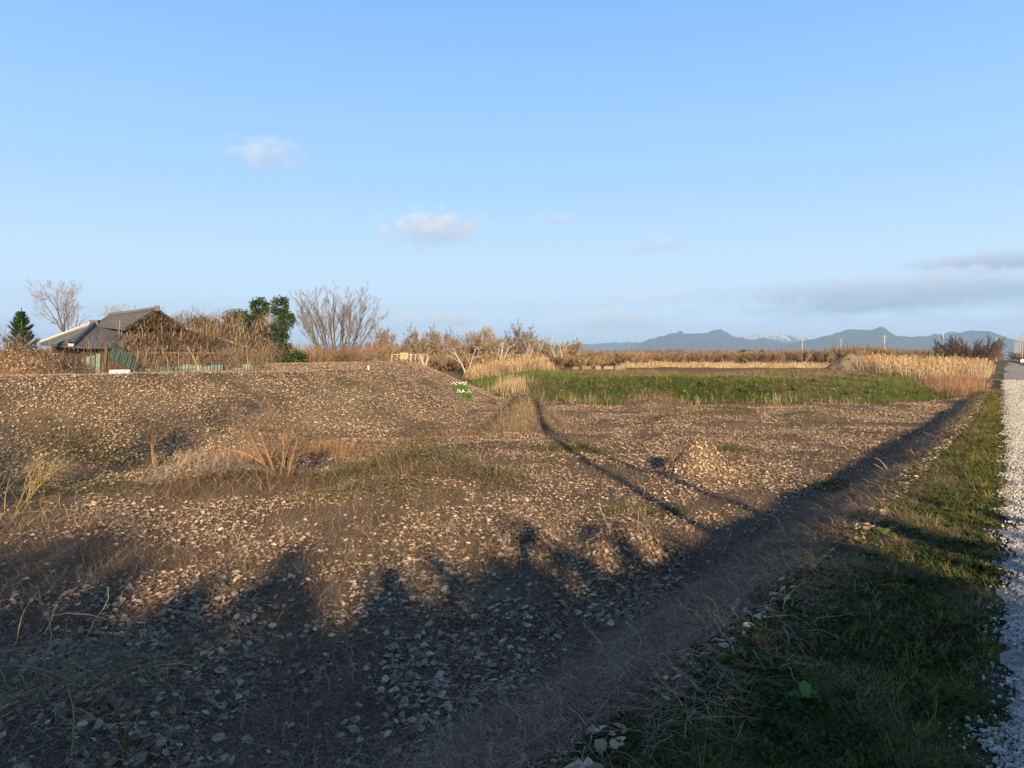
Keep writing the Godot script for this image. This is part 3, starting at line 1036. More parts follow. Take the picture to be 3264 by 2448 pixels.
func make_house() -> void:
	var at := Vector3(-25.0, 0.2, -49.0)
	var o := thing("farmhouse", "low abandoned farmhouse with grey tiled hip roof under dry vines", "house", at)
	var A := Vector3(-25.74, 2.28, -42) - at
	var C := Vector3(-18.97, 2.2, -52) - at
	var L := Vector3(-32.79, 2.58, -50) - at
	var R := Vector3(-26.1, 2.4, -60) - at
	var P := Vector3(-27.26, 3.72, -47) - at
	var Q := Vector3(-23.05, 3.63, -50) - at
	var U1 := Vector3(-26.83, 4.41, -48) - at
	var U2 := Vector3(-23.0, 4.65, -46.5) - at
	var g1 := Vector3(-24.55, 3.42, -45.6) - at
	var g2 := Vector3(-22.33, 3.52, -49) - at
	var tile := Color(0.085, 0.09, 0.1)
	var m := Mb.new()
	slab(m, [A, C, Q, P], 0.14, tile)
	slab(m, [L, A, P], 0.14, tile)
	slab(m, [C, R, Q], 0.14, tile)
	slab(m, [R, L, P, Q], 0.14, tile)
	tiled(m, A, C, Q, P, 42, 13, tile)
	tiled(m, L, A, P.lerp(A, 0.02), P.lerp(L, 0.02), 30, 12, tile)
	var roof := part("roof", m, stone_mat, o)
	m = Mb.new()
	slab(m, [P, g1, U2, U1], 0.1, tile)
	slab(m, [U1, U2, g2, P.lerp(Q, 0.75) + Vector3(-1.0, 0.1, -2.0)], 0.1, tile)
	tiled(m, P, g1, U2, U1, 16, 7, tile)
	part("upper_roof", m, stone_mat, o)
	m = Mb.new()
	m.tube(PackedVector3Array([U1 + Vector3(0, 0.05, 0), U1.lerp(U2, 0.5) + Vector3(0, 0.05, 0), U2 + Vector3(0.1, 0.12, 0.05)]), 0.13, 0.13, 6, Color(0.1, 0.105, 0.115))
	m.box(U2 + Vector3(0.12, 0.12, 0.06), Vector3(0.3, 0.34, 0.3), 0.4, Color(0.1, 0.105, 0.115))
	part("ridge", m, stone_mat, roof)
	m = Mb.new()
	m.tube(PackedVector3Array([A + Vector3(0, 0.1, 0), P + Vector3(0, 0.12, 0)]), 0.15, 0.15, 6, Color(0.085, 0.09, 0.11))
	m.box(P + Vector3(0, 0.15, 0), Vector3(0.5, 0.35, 0.4), 0.2, Color(0.11, 0.11, 0.115))
	m.box(A + Vector3(0, 0.05, 0), Vector3(0.3, 0.16, 0.25), 0.2, Color(0.4, 0.37, 0.32))
	part("hip_ridge", m, stone_mat, roof)
	m = Mb.new()
	m.tube(PackedVector3Array([L + Vector3(0, 0.1, 0), P + Vector3(-0.3, 0.1, 0)]), 0.09, 0.09, 6, Color(0.5, 0.46, 0.39))
	part("mortar_ridge", m, stone_mat, roof)
	m = Mb.new()
	m.tube(PackedVector3Array([C + Vector3(0, 0.1, 0), Q + Vector3(0, 0.1, 0)]), 0.085, 0.085, 6, Color(0.5, 0.46, 0.39))
	part("mortar_ridge", m, stone_mat, roof)
	# gable
	m = Mb.new()
	m.tri(U2 + Vector3(0.05, -0.2, 0.05), g2 + Vector3(0.0, 0.02, 0.0), g1 + Vector3(0.25, 0.02, -0.3), Color(0.27, 0.2, 0.15))
	part("gable", m, wood_mat, o)
	m = Mb.new()
	m.bar(U2 + Vector3(0.12, 0.0, 0.1), g1 + Vector3(0.12, -0.02, 0.1), 0.1, 0.2, Color(0.05, 0.045, 0.045))
	m.bar(U2 + Vector3(0.12, 0.0, 0.1), g2 + Vector3(0.12, 0.05, 0.1), 0.1, 0.16, Color(0.2, 0.16, 0.12))
	part("bargeboard", m, wood_mat, o)
	# walls under the eaves
	var inn := 0.1
	var mid := (A + C + L + R) * 0.25
	var foot := -0.2
	var w := []
	for q in [A, C, R, L]:
		var p: Vector3 = q.lerp(mid, inn)
		w.append(p)
	m = Mb.new()
	for i in 4:
		var a: Vector3 = w[i]
		var b: Vector3 = w[(i + 1) % 4]
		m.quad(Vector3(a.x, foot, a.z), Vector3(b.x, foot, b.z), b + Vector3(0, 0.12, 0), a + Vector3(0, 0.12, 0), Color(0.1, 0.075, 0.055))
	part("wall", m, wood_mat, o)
	for k in 7:
		var u := 0.42 + 0.095 * k
		var p: Vector3 = w[0].lerp(w[1], u)
		m = Mb.new()
		m.box(Vector3(p.x + 0.05, 0.85, p.z + 0.04), Vector3(0.12, 2.1, 0.12), 0.9, Color(0.14, 0.11, 0.075))
		part("post", m, wood_mat, o)
	m = Mb.new()
	m.bar(w[0].lerp(w[1], 0.3) + Vector3(0.12, -0.35, 0.1), w[1] + Vector3(0.12, -0.3, 0.1), 0.1, 0.16, Color(0.6, 0.5, 0.36))
	part("beam", m, wood_mat, o)
	for k in 3:
		var a: Vector3 = w[0].lerp(w[1], 0.62 + 0.12 * k) + Vector3(0.07, -0.5, 0.05)
		var b: Vector3 = w[0].lerp(w[1], 0.71 + 0.12 * k) + Vector3(0.07, -0.5, 0.05)
		m = Mb.new()
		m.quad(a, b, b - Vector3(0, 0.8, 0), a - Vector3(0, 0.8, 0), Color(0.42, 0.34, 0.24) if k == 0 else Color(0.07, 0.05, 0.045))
		part("front_panel", m, wood_mat, o)  # one cream and two dark panels below the beam
	# dry vines over the front slope and the eave
	var vines := thing("vine_cover", "brown leafless vines spilling over the farmhouse roof", "vines", at)
	m = Mb.new()
	vines_on(m, A.lerp(C, 0.22), C, C.lerp(Q, 0.7), A.lerp(C, 0.3).lerp(Q, 0.85), 2000, 1.1, 0.024, 0.22, VINE)
	vines_on(m, A.lerp(C, 0.25), C.lerp(A, 0.2), C.lerp(A, 0.2).lerp(Q, 0.35), A.lerp(C, 0.25).lerp(P, 0.35), 1700, 1.2, 0.028, 0.4, VINE)
	for k in 1500:
		var u := rf(0.16, 1.02)
		var p := A.lerp(C, u) + Vector3(rf(-0.1, 0.5), rf(-1.6, 0.15), rf(-0.1, 0.5))
		m.ribbon(path(p, Vector3(rf(-1, 1), rf(-0.8, 0.6), rf(-1, 1)), rf(0.4, 1.2), 5, 0.35, -0.1), 0.026, 0.012, pick(VINE, 0.25))
	for k in 5:
		var u := rf(0.3, 1.0)
		var p := A.lerp(C, u) + Vector3(rf(0.2, 1.0), -1.8, rf(0.2, 1.0))
		m.tube(path(p, Vector3(rf(-0.3, 0.3), 1.0, rf(-0.3, 0.3)), rf(1.2, 2.6), 5, 0.16, 0.0), 0.03, 0.012, 3, pick(STRAW, 0.2))
	vines_on(m, g1 + Vector3(0.3, 0, 0.3), g2 + Vector3(0.3, 0, 0.3), U2 + Vector3(0.3, 0, 0.2), g1.lerp(U2, 0.45) + Vector3(0.3, 0, 0.3), 420, 0.8, 0.024, 0.15, VINE)
	vines_on(m, A.lerp(C, 0.3).lerp(P, 0.3), C.lerp(Q, 0.3), Q, P.lerp(Q, 0.35), 1500, 0.9, 0.024, 0.2, VINE)
	for k in 12:
		var q := A.lerp(C, 0.15 + 0.07 * k) + Vector3(1.1, 0, 1.1)
		tangle(m, Vector3(q.x, ground(q.x + at.x, q.z + at.z) - at.y, q.z), Vector3(1.2, rf(1.1, 2.0), 0.9), 380, 0.9, 0.024, VINE)
	part("stems", m, plant_mat, vines)

func corrugated(m: Mb, a: Vector3, b: Vector3, c: Vector3, d: Vector3, waves: int, depth: float, col: Color) -> void:
	# sheet a-b along the bottom, d-c along the top, waves across its width
	var n := (b - a).cross(d - a).normalized() * depth
	var steps := waves * 4
	for i in steps:
		var u := float(i) / steps
		var w := float(i + 1) / steps
		var p := n * sin(u * TAU * waves)
		var q := n * sin(w * TAU * waves)
		m.quad(a.lerp(b, u) + p, a.lerp(b, w) + q, d.lerp(c, w) + q, d.lerp(c, u) + p, tint(col, 0.06))

func make_sheds() -> void:
	var green := [Color(0.16, 0.25, 0.2), Color(0.2, 0.3, 0.24), Color(0.12, 0.21, 0.19), Color(0.27, 0.33, 0.27), Color(0.1, 0.19, 0.2)]
	# collapsed shed with a slipping roof of green sheets
	var at := on(-14.9, -26.6)
	var o := thing("collapsed_shed", "collapsed shed of faded green corrugated sheets, its roof sagging sideways", "shed", at)
	var lo0 := Vector3(-14.95, 1.66, -26.6) - at
	var lo1 := Vector3(-13.75, 1.05, -26.2) - at
	var hi0 := Vector3(-15.25, 2.2, -27.4) - at
	var hi1 := Vector3(-14.05, 1.52, -27.1) - at
	for k in 12:
		var u0 := k / 12.0
		var u1 := (k + 0.92) / 12.0
		var m := Mb.new()
		corrugated(m, lo0.lerp(lo1, u0), lo0.lerp(lo1, u1), hi0.lerp(hi1, u1), hi0.lerp(hi1, u0), 1, 0.03, green[k % 5])
		part("roof_panel", m, metal_mat, o)
	for k in 4:
		var x := -0.35 - 0.27 * k
		var z := 0.35 - 0.14 * k
		var m := Mb.new()
		corrugated(m, Vector3(x, -0.05, z), Vector3(x + 0.17, -0.05, z + 0.03), Vector3(x + 0.17, 0.78 - 0.04 * k, z - 0.06), Vector3(x, 0.76 - 0.05 * k, z - 0.1), 2, 0.02, green[(k + 1) % 5])
		part("wall_panel", m, metal_mat, o)
	var f := Mb.new()
	f.bar(Vector3(-0.15, -0.1, 0.1), Vector3(-0.15, 1.05, -0.1), 0.1, 0.1, Color(0.16, 0.11, 0.075))
	f.bar(hi0 + Vector3(0, -0.06, 0), hi1 + Vector3(0, -0.06, 0), 0.08, 0.08, Color(0.16, 0.11, 0.075))
	part("frame", f, wood_mat, o)
	var v := thing("vine_cover", "reddish dry vines heaped over the collapsed green shed", "vines", at)
	var m2 := Mb.new()
	tangle(m2, Vector3(-0.9, 0.1, -0.5), Vector3(1.35, 1.25, 0.9), 420, 0.9, 0.016, VINE)
	for k in 220:
		var u := rng.randf()
		var p := hi0.lerp(hi1, u) + Vector3(rf(-0.2, 0.4), rf(-0.05, 0.25), rf(-0.3, 0.1))
		m2.ribbon(path(p, Vector3(rf(-1, 1), rf(-0.2, 0.5), rf(-0.4, 0.8)), rf(0.4, 1.1), 5, 0.25, -0.16), 0.02, 0.008, pick(VINE, 0.25))
	part("stems", m2, plant_mat, v)
	# the low fence of the same sheets along the crest
	at = on(-13.2, -27.2)
	o = thing("corrugated_fence", "low fence of weathered turquoise corrugated sheets along the mound crest", "fence", at)
	var p0 := Vector3(-13.5, 0, -26.4)
	var p1 := Vector3(-10.3, 0, -29.6)
	for k in 11:
		if k == 7:
			continue
		var a := p0.lerp(p1, k / 11.0)
		var b := p0.lerp(p1, (k + 0.94) / 11.0)
		var top := rf(0.24, 0.4)
		var ga := ground(a.x, a.z) - 0.08
		var gb := ground(b.x, b.z) - 0.08
		var m := Mb.new()
		corrugated(m, Vector3(a.x, ga, a.z) - at, Vector3(b.x, gb, b.z) - at, Vector3(b.x, gb + top + rf(-0.05, 0.05), b.z - 0.05) - at, Vector3(a.x, ga + top, a.z - 0.05) - at, 3, 0.022, green[(k * 2) % 5])
		part("panel", m, metal_mat, o)
	# undergrowth behind the fence
	v = thing("bramble_heap", "long bank of brown brambles between the turquoise fence and the house", "brambles", at)
	m2 = Mb.new()
	for k in 9:
		var q := p0.lerp(p1, k / 8.0) + Vector3(-0.9, 0, -0.9)
		tangle(m2, on(q.x, q.z) - at, Vector3(1.0, rf(0.6, 1.0), 0.8), 260, 0.7, 0.014, VINE)
		if k != 4 and k != 5:
			tangle(m2, on(q.x + 1.1, q.z + 1.1) - at, Vector3(0.55, rf(0.2, 0.36), 0.4), 90, 0.5, 0.012, VINE)
	for k in 12:
		var q := p0.lerp(p1, rng.randf()) + Vector3(rf(-0.6, 0.2), 0, rf(-0.6, 0.2))
		m2.tube(path(on(q.x, q.z) - at, Vector3(rf(-0.4, 0.4), 1, rf(-0.4, 0.4)), rf(0.6, 1.3), 5, 0.15, 0.0), 0.014, 0.006, 3, pick(STRAW, 0.2))
	part("stems", m2, plant_mat, v)
	# white tub
	var tub := thing("white_tub", "small white concrete tub half buried in front of the shed", "tub", on(-13.45, -24.6), 0.5)
	var t := Mb.new()
	t.box(Vector3(0, 0.05, 0.2), Vector3(0.62, 0.3, 0.06), 0, Color(0.75, 0.72, 0.68))
	t.box(Vector3(0, 0.05, -0.2), Vector3(0.62, 0.3, 0.06), 0, Color(0.7, 0.67, 0.63))
	t.box(Vector3(0.28, 0.05, 0), Vector3(0.06, 0.3, 0.34), 0, Color(0.72, 0.69, 0.65))
	t.box(Vector3(-0.28, 0.05, 0), Vector3(0.06, 0.3, 0.34), 0, Color(0.72, 0.69, 0.65))
	part("side", t, stone_mat, tub)
	# vine-covered heap at the end of the mound
	var heap := thing("vine_heap", "large rounded heap of dead vines beside the young pine", "vines", on(-17.6, -25.0))
	var core := Mb.new()
	var rows := 8
	var cols := 18
	for j in rows:
		for i in cols:
			var q := []
			for s in [[i, j], [i + 1, j], [i + 1, j + 1], [i, j + 1]]:
				var g: float = TAU * (s[0] % cols) / cols
				var e: float = PI * 0.5 * s[1] / rows
				var k := 1.0 + 0.2 * bumps.get_noise_3d(cos(g) * 40.0, e * 30.0, sin(g) * 40.0)
				q.append(Vector3(cos(g) * cos(e) * 2.2 * k, sin(e) * 1.02 * k - 0.2, sin(g) * cos(e) * 1.9 * k))
			core.quad(q[0], q[1], q[2], q[3], Color(0.21, 0.145, 0.09))
	part("dead_undergrowth", core, plant_mat, heap)
	var hv := Mb.new()
	tangle(hv, Vector3(0, 0.05, 0), Vector3(2.7, 1.35, 2.4), 4200, 0.7, 0.014, VINE)
	part("stems", hv, plant_mat, heap)
	var hl := Mb.new()
	for k in 1300:
		var g := rf(0, TAU)
		var e := asin(rng.randf())
		var u := Vector3(cos(g) * cos(e), sin(e), sin(g) * cos(e))
		leaf(hl, u * Vector3(2.65, 1.32, 2.35) + Vector3(0, -0.12, 0), bend(u, 1.3), u, rf(0.05, 0.1), 0.05, pick([Color(0.3, 0.21, 0.13), Color(0.22, 0.14, 0.08), Color(0.38, 0.28, 0.18)], 0.2))
	part("dead_leaves", hl, leaf_mat, heap)

# ---------------------------------------------------------------- trees round the house

func evergreen(label: String, at: Vector3, tall: float, lobes: Array, group := "") -> Node3D:
	var o := thing("evergreen_tree", label, "tree", at, 0.0, group)
	var wood := Mb.new()
	var crown := Mb.new()
	wood.tube(path(Vector3(0, -0.2, 0), Vector3(rf(-0.1, 0.1), 1, rf(-0.1, 0.1)), tall * 0.85, 6, 0.06, 0.0), 0.11, 0.03, 6, Color(0.14, 0.11, 0.08))
	for l in lobes:
		wood.tube(path(Vector3(0, l[1] * 0.5, 0), Vector3(l[0], l[1] * 0.5, l[2]), Vector3(l[0], l[1] * 0.5, l[2]).length(), 4, 0.05, 0.0), 0.04, 0.012, 4, Color(0.14, 0.11, 0.08))
		leafy(crown, Vector3(l[0], l[1], l[2]), Vector3(l[3], l[4], l[3]), int(260 * l[3] * l[4]) + 60, 7, 0.17, 0.085, EVERGREEN)
	part("trunk", wood, wood_mat, o)
	part("crown", crown, leaf_mat, o)
	return o

func make_house_trees() -> void:
	make_sheds()
	# young pine
	var o := thing("pine_tree", "young dark green pine standing alone at the end of the mound", "tree", on(-27.7, -40.5))
	o.scale = Vector3(1.15, 1.0, 1.15)
	var wood := Mb.new()
	var crown := Mb.new()
	wood.tube(PackedVector3Array([Vector3(0, -0.3, 0), Vector3(0.05, 2.0, 0), Vector3(0.12, 4.2, 0.05)]), 0.09, 0.02, 6, Color(0.16, 0.11, 0.08))
	for k in 20:
		var y := 0.4 + 3.5 * k / 20.0
		var reach := 1.25 * (1.0 - pow(k / 21.0, 1.3)) * rf(0.75, 1.1)
		for b in 6:
			var g := TAU * (b + rf(0, 0.8)) / 6.0 + k
			var e := Vector3(cos(g), rf(0.2, 0.6), sin(g))
			var pts := path(Vector3(0.05, y, 0), e, reach, 4, 0.08, 0.12)
			wood.tube(pts, 0.02, 0.006, 3, Color(0.15, 0.1, 0.07))
			for t in range(1, 5):
				for n in 44:
					var d := (pts[t] - pts[t - 1]).normalized() + Vector3(rf(-0.8, 0.8), rf(0.0, 1.0), rf(-0.8, 0.8))
					var q := pts[t - 1].lerp(pts[t], rng.randf())
					crown.ribbon(PackedVector3Array([q, q + d.normalized() * rf(0.12, 0.24)]), 0.022, 0.006, pick([Color(0.035, 0.07, 0.02), Color(0.05, 0.09, 0.025), Color(0.022, 0.048, 0.018)], 0.25))
	part("trunk", wood, wood_mat, o)
	part("crown", crown, plant_mat, o)
	# bare trees behind the roof
	var grey := {"stems": 1, "lean": 0.12, "foot": 0.0, "tall": 6.6, "thick": 0.17, "levels": 4, "kids": [9, 6, 5, 4], "ratio": 0.58, "spread": 0.72, "wobble": 0.1, "rise": 0.06, "taper": 0.3, "thin": 0.007, "split": 2, "start": 0.28, "bark": Color(0.16, 0.13, 0.11), "twig": Color(0.2, 0.165, 0.14), "tilt": Vector3(-0.12, 0, 0)}
	bare_tree("bare_tree", "tall bare tree with open crown behind the hip roof", on(-36.6, -60), grey)
	var pale := grey.duplicate()
	pale.merge({"tall": 6.0, "thick": 0.12, "tilt": Vector3(0.05, 0, 0), "twig": Color(0.27, 0.225, 0.19), "bark": Color(0.28, 0.245, 0.21)}, true)
	bare_tree("bare_tree", "smaller pale bare tree behind the roof ridge", on(-36.4, -66), pale)
	# the big many-stemmed tree
	var big := {"fan": true, "stem_parts": true, "stems": 15, "lean": 0.68, "foot": 1.1, "tall": 4.7, "thick": 0.075, "levels": 4, "kids": [7, 5, 4, 4], "ratio": 0.46, "spread": 0.5, "wobble": 0.05, "rise": 0.075, "taper": 0.3, "thin": 0.0055, "split": 2, "start": 0.3, "bark": Color(0.17, 0.15, 0.13), "twig": Color(0.19, 0.165, 0.145)}
	rng.seed = 77
	bare_tree("bare_tree", "large bare tree of many stems spreading like a fan", on(-12.7, -52), big)
	# vine-hung trees
	evergreen("dense evergreen hung with dry vines behind the farmhouse roof", on(-24.6, -57), 4.9, [[0, 3.4, 0, 1.7, 1.5], [1.3, 3.0, 0.3, 1.2, 1.4], [-1.6, 2.8, 0.2, 1.2, 1.2]])
	evergreen("tall evergreen hung with dry vines beside the mortar hip", on(-21.4, -56), 5.2, [[0, 4.0, 0, 1.25, 1.4], [0.6, 2.8, 0.2, 1.2, 1.3], [-0.5, 2.4, 0.1, 1.1, 1.1]])
	evergreen("narrow dark evergreen with its top clear of vines", on(-17.7, -50.5), 5.1, [[0, 4.5, 0, 0.8, 0.75], [-0.3, 3.4, 0.1, 0.9, 0.9], [0.1, 2.3, 0, 0.85, 1.0]])
	evergreen("tall lobed dark evergreen at the end of the ruined house", on(-15.7, -48.5), 5.0, [[0.05, 4.2, 0, 0.72, 0.8], [0.5, 3.3, 0, 0.6, 0.6], [0.0, 2.5, 0.1, 0.75, 0.8], [0.25, 1.2, 0, 0.85, 0.9]])
	evergreen("small round evergreen bush between the ruin and the bare tree", on(-13.4, -44.5), 1.4, [[0, 0.55, 0, 0.8, 0.6], [-0.5, 0.25, 0.1, 0.5, 0.5]])
	var v := thing("vine_curtain", "thick curtain of brown vines hanging between the evergreen trees", "vines", on(-18.5, -50))
	var m := Mb.new()
	for c in [[-8.2, 3.2, -6.4, 1.6, 1.2], [-6.8, 3.5, -6.0, 1.6, 1.3], [-5.4, 3.4, -4.4, 1.7, 1.6], [-3.0, 3.6, -4.6, 1.5, 1.4], [-1.7, 2.7, -2.0, 1.2, 1.6], [0.6, 2.7, -0.4, 1.2, 1.3], [1.9, 3.0, 1.2, 0.8, 1.3], [0.9, 1.2, 1.0, 1.5, 1.2], [-0.6, 0.8, 0.6, 1.4, 1.1], [2.6, 1.0, 1.8, 0.9, 0.9]]:
		for k in 760:
			var u := Vector3(rf(-1, 1), rf(-1, 1), rf(-1, 1)).normalized() * rf(0.75, 1.08)
			var p := Vector3(c[0], c[1], c[2]) + u * Vector3(c[3], c[4], c[3])
			m.ribbon(path(p, Vector3(rf(-1, 1), rf(-1.0, 0.35), rf(-1, 1)), rf(0.4, 1.2), 5, 0.4, -0.12), 0.024, 0.012, pick(VINE, 0.25))
	for k in 6:
		m.tube(path(Vector3(rf(-1.5, 3.0), -0.2, rf(-0.5, 2.4)), Vector3(rf(-0.35, 0.35), 1, rf(-0.2, 0.2)), rf(1.6, 3.4), 6, 0.1, 0.0), 0.04, 0.02, 4, Color(0.3, 0.24, 0.17))
	part("stems", m, plant_mat, v)
	# scrub at the foot of the big tree
	var scrub := {"stems": 18, "lean": 0.8, "foot": 0.9, "tall": 1.6, "thick": 0.02, "levels": 2, "kids": [9, 5], "ratio": 0.5, "spread": 0.5, "wobble": 0.12, "rise": 0.03, "taper": 0.4, "thin": 0.008, "split": 1, "start": 0.2, "bark": Color(0.18, 0.125, 0.09), "twig": Color(0.2, 0.135, 0.095)}
	var s0 := bare_tree("scrub_bush", "reddish leafless scrub bush at the foot of the many-stemmed tree", on(-14.4, -48.5), scrub, "leafless scrub behind the mound", "bush")
	for k in [[-13.2, -47.6, 0.75], [-12.0, -48.4, 0.8], [-10.9, -49.5, 0.8], [-12.6, -51, 0.9], [-10.2, -52, 0.95], [-9.0, -54, 0.9], [-15.4, -50.5, 0.8], [-8.2, -57, 1.0], [-14.2, -56, 1.0], [-11.5, -55, 1.05]]:
		copy_of(s0, on(k[0], k[1]), rf(0, TAU), Vector3.ONE * k[2])

func make_far_trees() -> void:
	# rounded bare shrubs of the willow thicket
	var kinds := []
	for k in 4:
		var g := {"stems": 20, "lean": 0.85, "foot": 1.4, "tall": 2.3, "thick": 0.045, "levels": 2, "kids": [9, 7], "ratio": 0.5, "spread": 0.5, "wobble": 0.09, "rise": 0.06, "taper": 0.4, "thin": 0.02, "split": 1, "start": 0.2, "bark": [Color(0.15, 0.11, 0.07), Color(0.18, 0.115, 0.07)][k % 2], "twig": [Color(0.2, 0.145, 0.08), Color(0.17, 0.12, 0.08), Color(0.215, 0.155, 0.09), Color(0.155, 0.11, 0.08)][k]}
		var o := bare_tree("willow_shrub", "rounded leafless willow shrub in the long brown thicket", spot(8.0 + k * 6.0, 150), g, "willow thicket across the plain", "shrub")
		kinds.append(o)
	var b := 1.5
	while b < 33.2:
		var deep := 3 if b < 27.0 else 2
		for row in deep:
			var away := table([[1.0, 118.0], [6.0, 132.0], [14.0, 150.0], [24.0, 165.0], [30.0, 175.0], [34.0, 190.0]], b) + row * 9.0 + rf(-3, 3)
			var tall := table([[1.0, 1.0], [5.0, 0.95], [9.0, 1.0], [14.0, 0.98], [17.0, 1.02], [20.0, 1.1], [23.0, 1.2], [25.0, 1.42], [27.0, 1.35], [30.0, 1.15], [34.0, 1.1]], b) * rf(0.9, 1.08)
			copy_of(kinds[rng.randi() % 4], spot(b + rf(-0.4, 0.4), away), rf(0, TAU), Vector3(rf(1.0, 1.35), tall, rf(1.0, 1.35)))
		b += 0.95
	# taller grey-brown trees beyond the mound
	var tg := {"stems": 3, "lean": 0.4, "foot": 0.3, "tall": 2.7, "thick": 0.1, "levels": 3, "kids": [8, 7, 6], "ratio": 0.56, "spread": 0.85, "wobble": 0.16, "rise": 0.0, "taper": 0.35, "thin": 0.016, "split": 2, "start": 0.25, "bark": Color(0.26, 0.21, 0.16), "twig": Color(0.2, 0.145, 0.09)}
	var trees := []
	for k in 3:
		tg.twig = [Color(0.17, 0.135, 0.1), Color(0.19, 0.145, 0.1), Color(0.145, 0.12, 0.1)][k]
		trees.append(bare_tree("bare_tree", "low bare tree in the wood beyond the mound", spot(-6.5 + k * 3.2, 96), tg, "bare wood beyond the mound"))
	var bb := -10.5
	while bb < 5.8:
		for row in 2:
			var away := 90.0 + row * 12.0 + rf(-4, 4)
			var tall := table([[-10.0, 1.4], [-8.0, 1.5], [-5.0, 1.35], [-3.0, 1.45], [0.0, 1.45], [2.0, 1.25], [4.0, 1.1], [6.0, 0.95]], bb) * rf(0.8, 1.12)
			copy_of(trees[rng.randi() % 3], spot(bb + rf(-0.4, 0.4), away), rf(0, TAU), Vector3(rf(0.9, 1.25), tall, rf(0.9, 1.25)))
		bb += 1.05
	# undergrowth in front of them
	bb = -9.0
	while bb < 6.5:
		copy_of(kinds[rng.randi() % 4], spot(bb, rf(78, 86)), rf(0, TAU), Vector3(1.0, rf(0.55, 0.75), 1.0), "low brown undergrowth bush in front of the bare wood", "undergrowth of the bare wood")
		bb += 1.3
	# pale bare trunks in the wood
	var white := {"stem_parts": true, "stems": 2, "lean": 0.45, "foot": 0.2, "tall": 3.0, "thick": 0.085, "levels": 2, "kids": [4, 3], "ratio": 0.55, "spread": 0.75, "wobble": 0.16, "rise": 0.02, "taper": 0.4, "thin": 0.02, "split": 2, "start": 0.3, "bark": Color(0.55, 0.49, 0.4), "twig": Color(0.4, 0.34, 0.27)}
	for k in [[-3.6, 74.0, "pale barkless dead tree standing near the mound end"], [-0.9, 75.0, "pale dead tree with two long forked limbs"], [1.6, 76.0, "pale dead tree leaning over the bushy reeds"], [4.0, 80.0, "thin pale dead tree with drooping boughs"]]:
		bare_tree("dead_tree", k[2], spot(k[0], k[1]), white)
	# by the road end
	var big := {"stems": 34, "lean": 1.0, "foot": 2.6, "tall": 4.0, "thick": 0.05, "levels": 2, "kids": [14, 9], "ratio": 0.45, "spread": 0.5, "wobble": 0.08, "rise": 0.06, "taper": 0.4, "thin": 0.02, "split": 1, "start": 0.2, "bark": Color(0.13, 0.1, 0.08), "twig": Color(0.15, 0.115, 0.09)}
	bare_tree("bare_thicket", "big rounded dark bare thicket beside the far road", spot(32.35, 128), big, "", "thicket")
	evergreen("round dark evergreen bush above the golden reeds", spot(31.1, 112), 2.0, [[0, 1.4, 0, 1.5, 1.0], [1.0, 1.1, 0, 1.0, 0.8]])
	evergreen("broad dark evergreen rising from the middle of the thicket", spot(18.0, 172), 2.6, [[0, 2.5, 0, 1.9, 1.0], [1.2, 2.3, 0, 1.3, 0.9]])
	evergreen("small dark evergreen in the thicket next to a broad one", spot(19.1, 173), 2.4, [[0, 2.4, 0, 1.2, 0.9]])
	# far tree line closing the plain
	var wood_sets := [["far_shrub", kinds[1].get_child(0).mesh, PackedFloat32Array()], ["far_shrub", kinds[3].get_child(0).mesh, PackedFloat32Array()]]
	for k in 900:
		var g := rf(-50.0, 50.0)
		var q := spot(g, rf(260, 420))
		if absf(side(q.x, q.z) - 1.6) < 5.0:
			continue
		put(wood_sets[k % 2][2], q, Basis(Vector3.UP, rf(0, TAU)).scaled(Vector3(2.2, rf(1.0, 1.7), 2.2)), tint(Color(1.0, 1.0, 1.0), 0.15))
	scattered("far_wood", wood_sets, plant_mat, "far grey-brown line of leafless wood at the edge of the plain", "wood")

# ---------------------------------------------------------------- in the lot

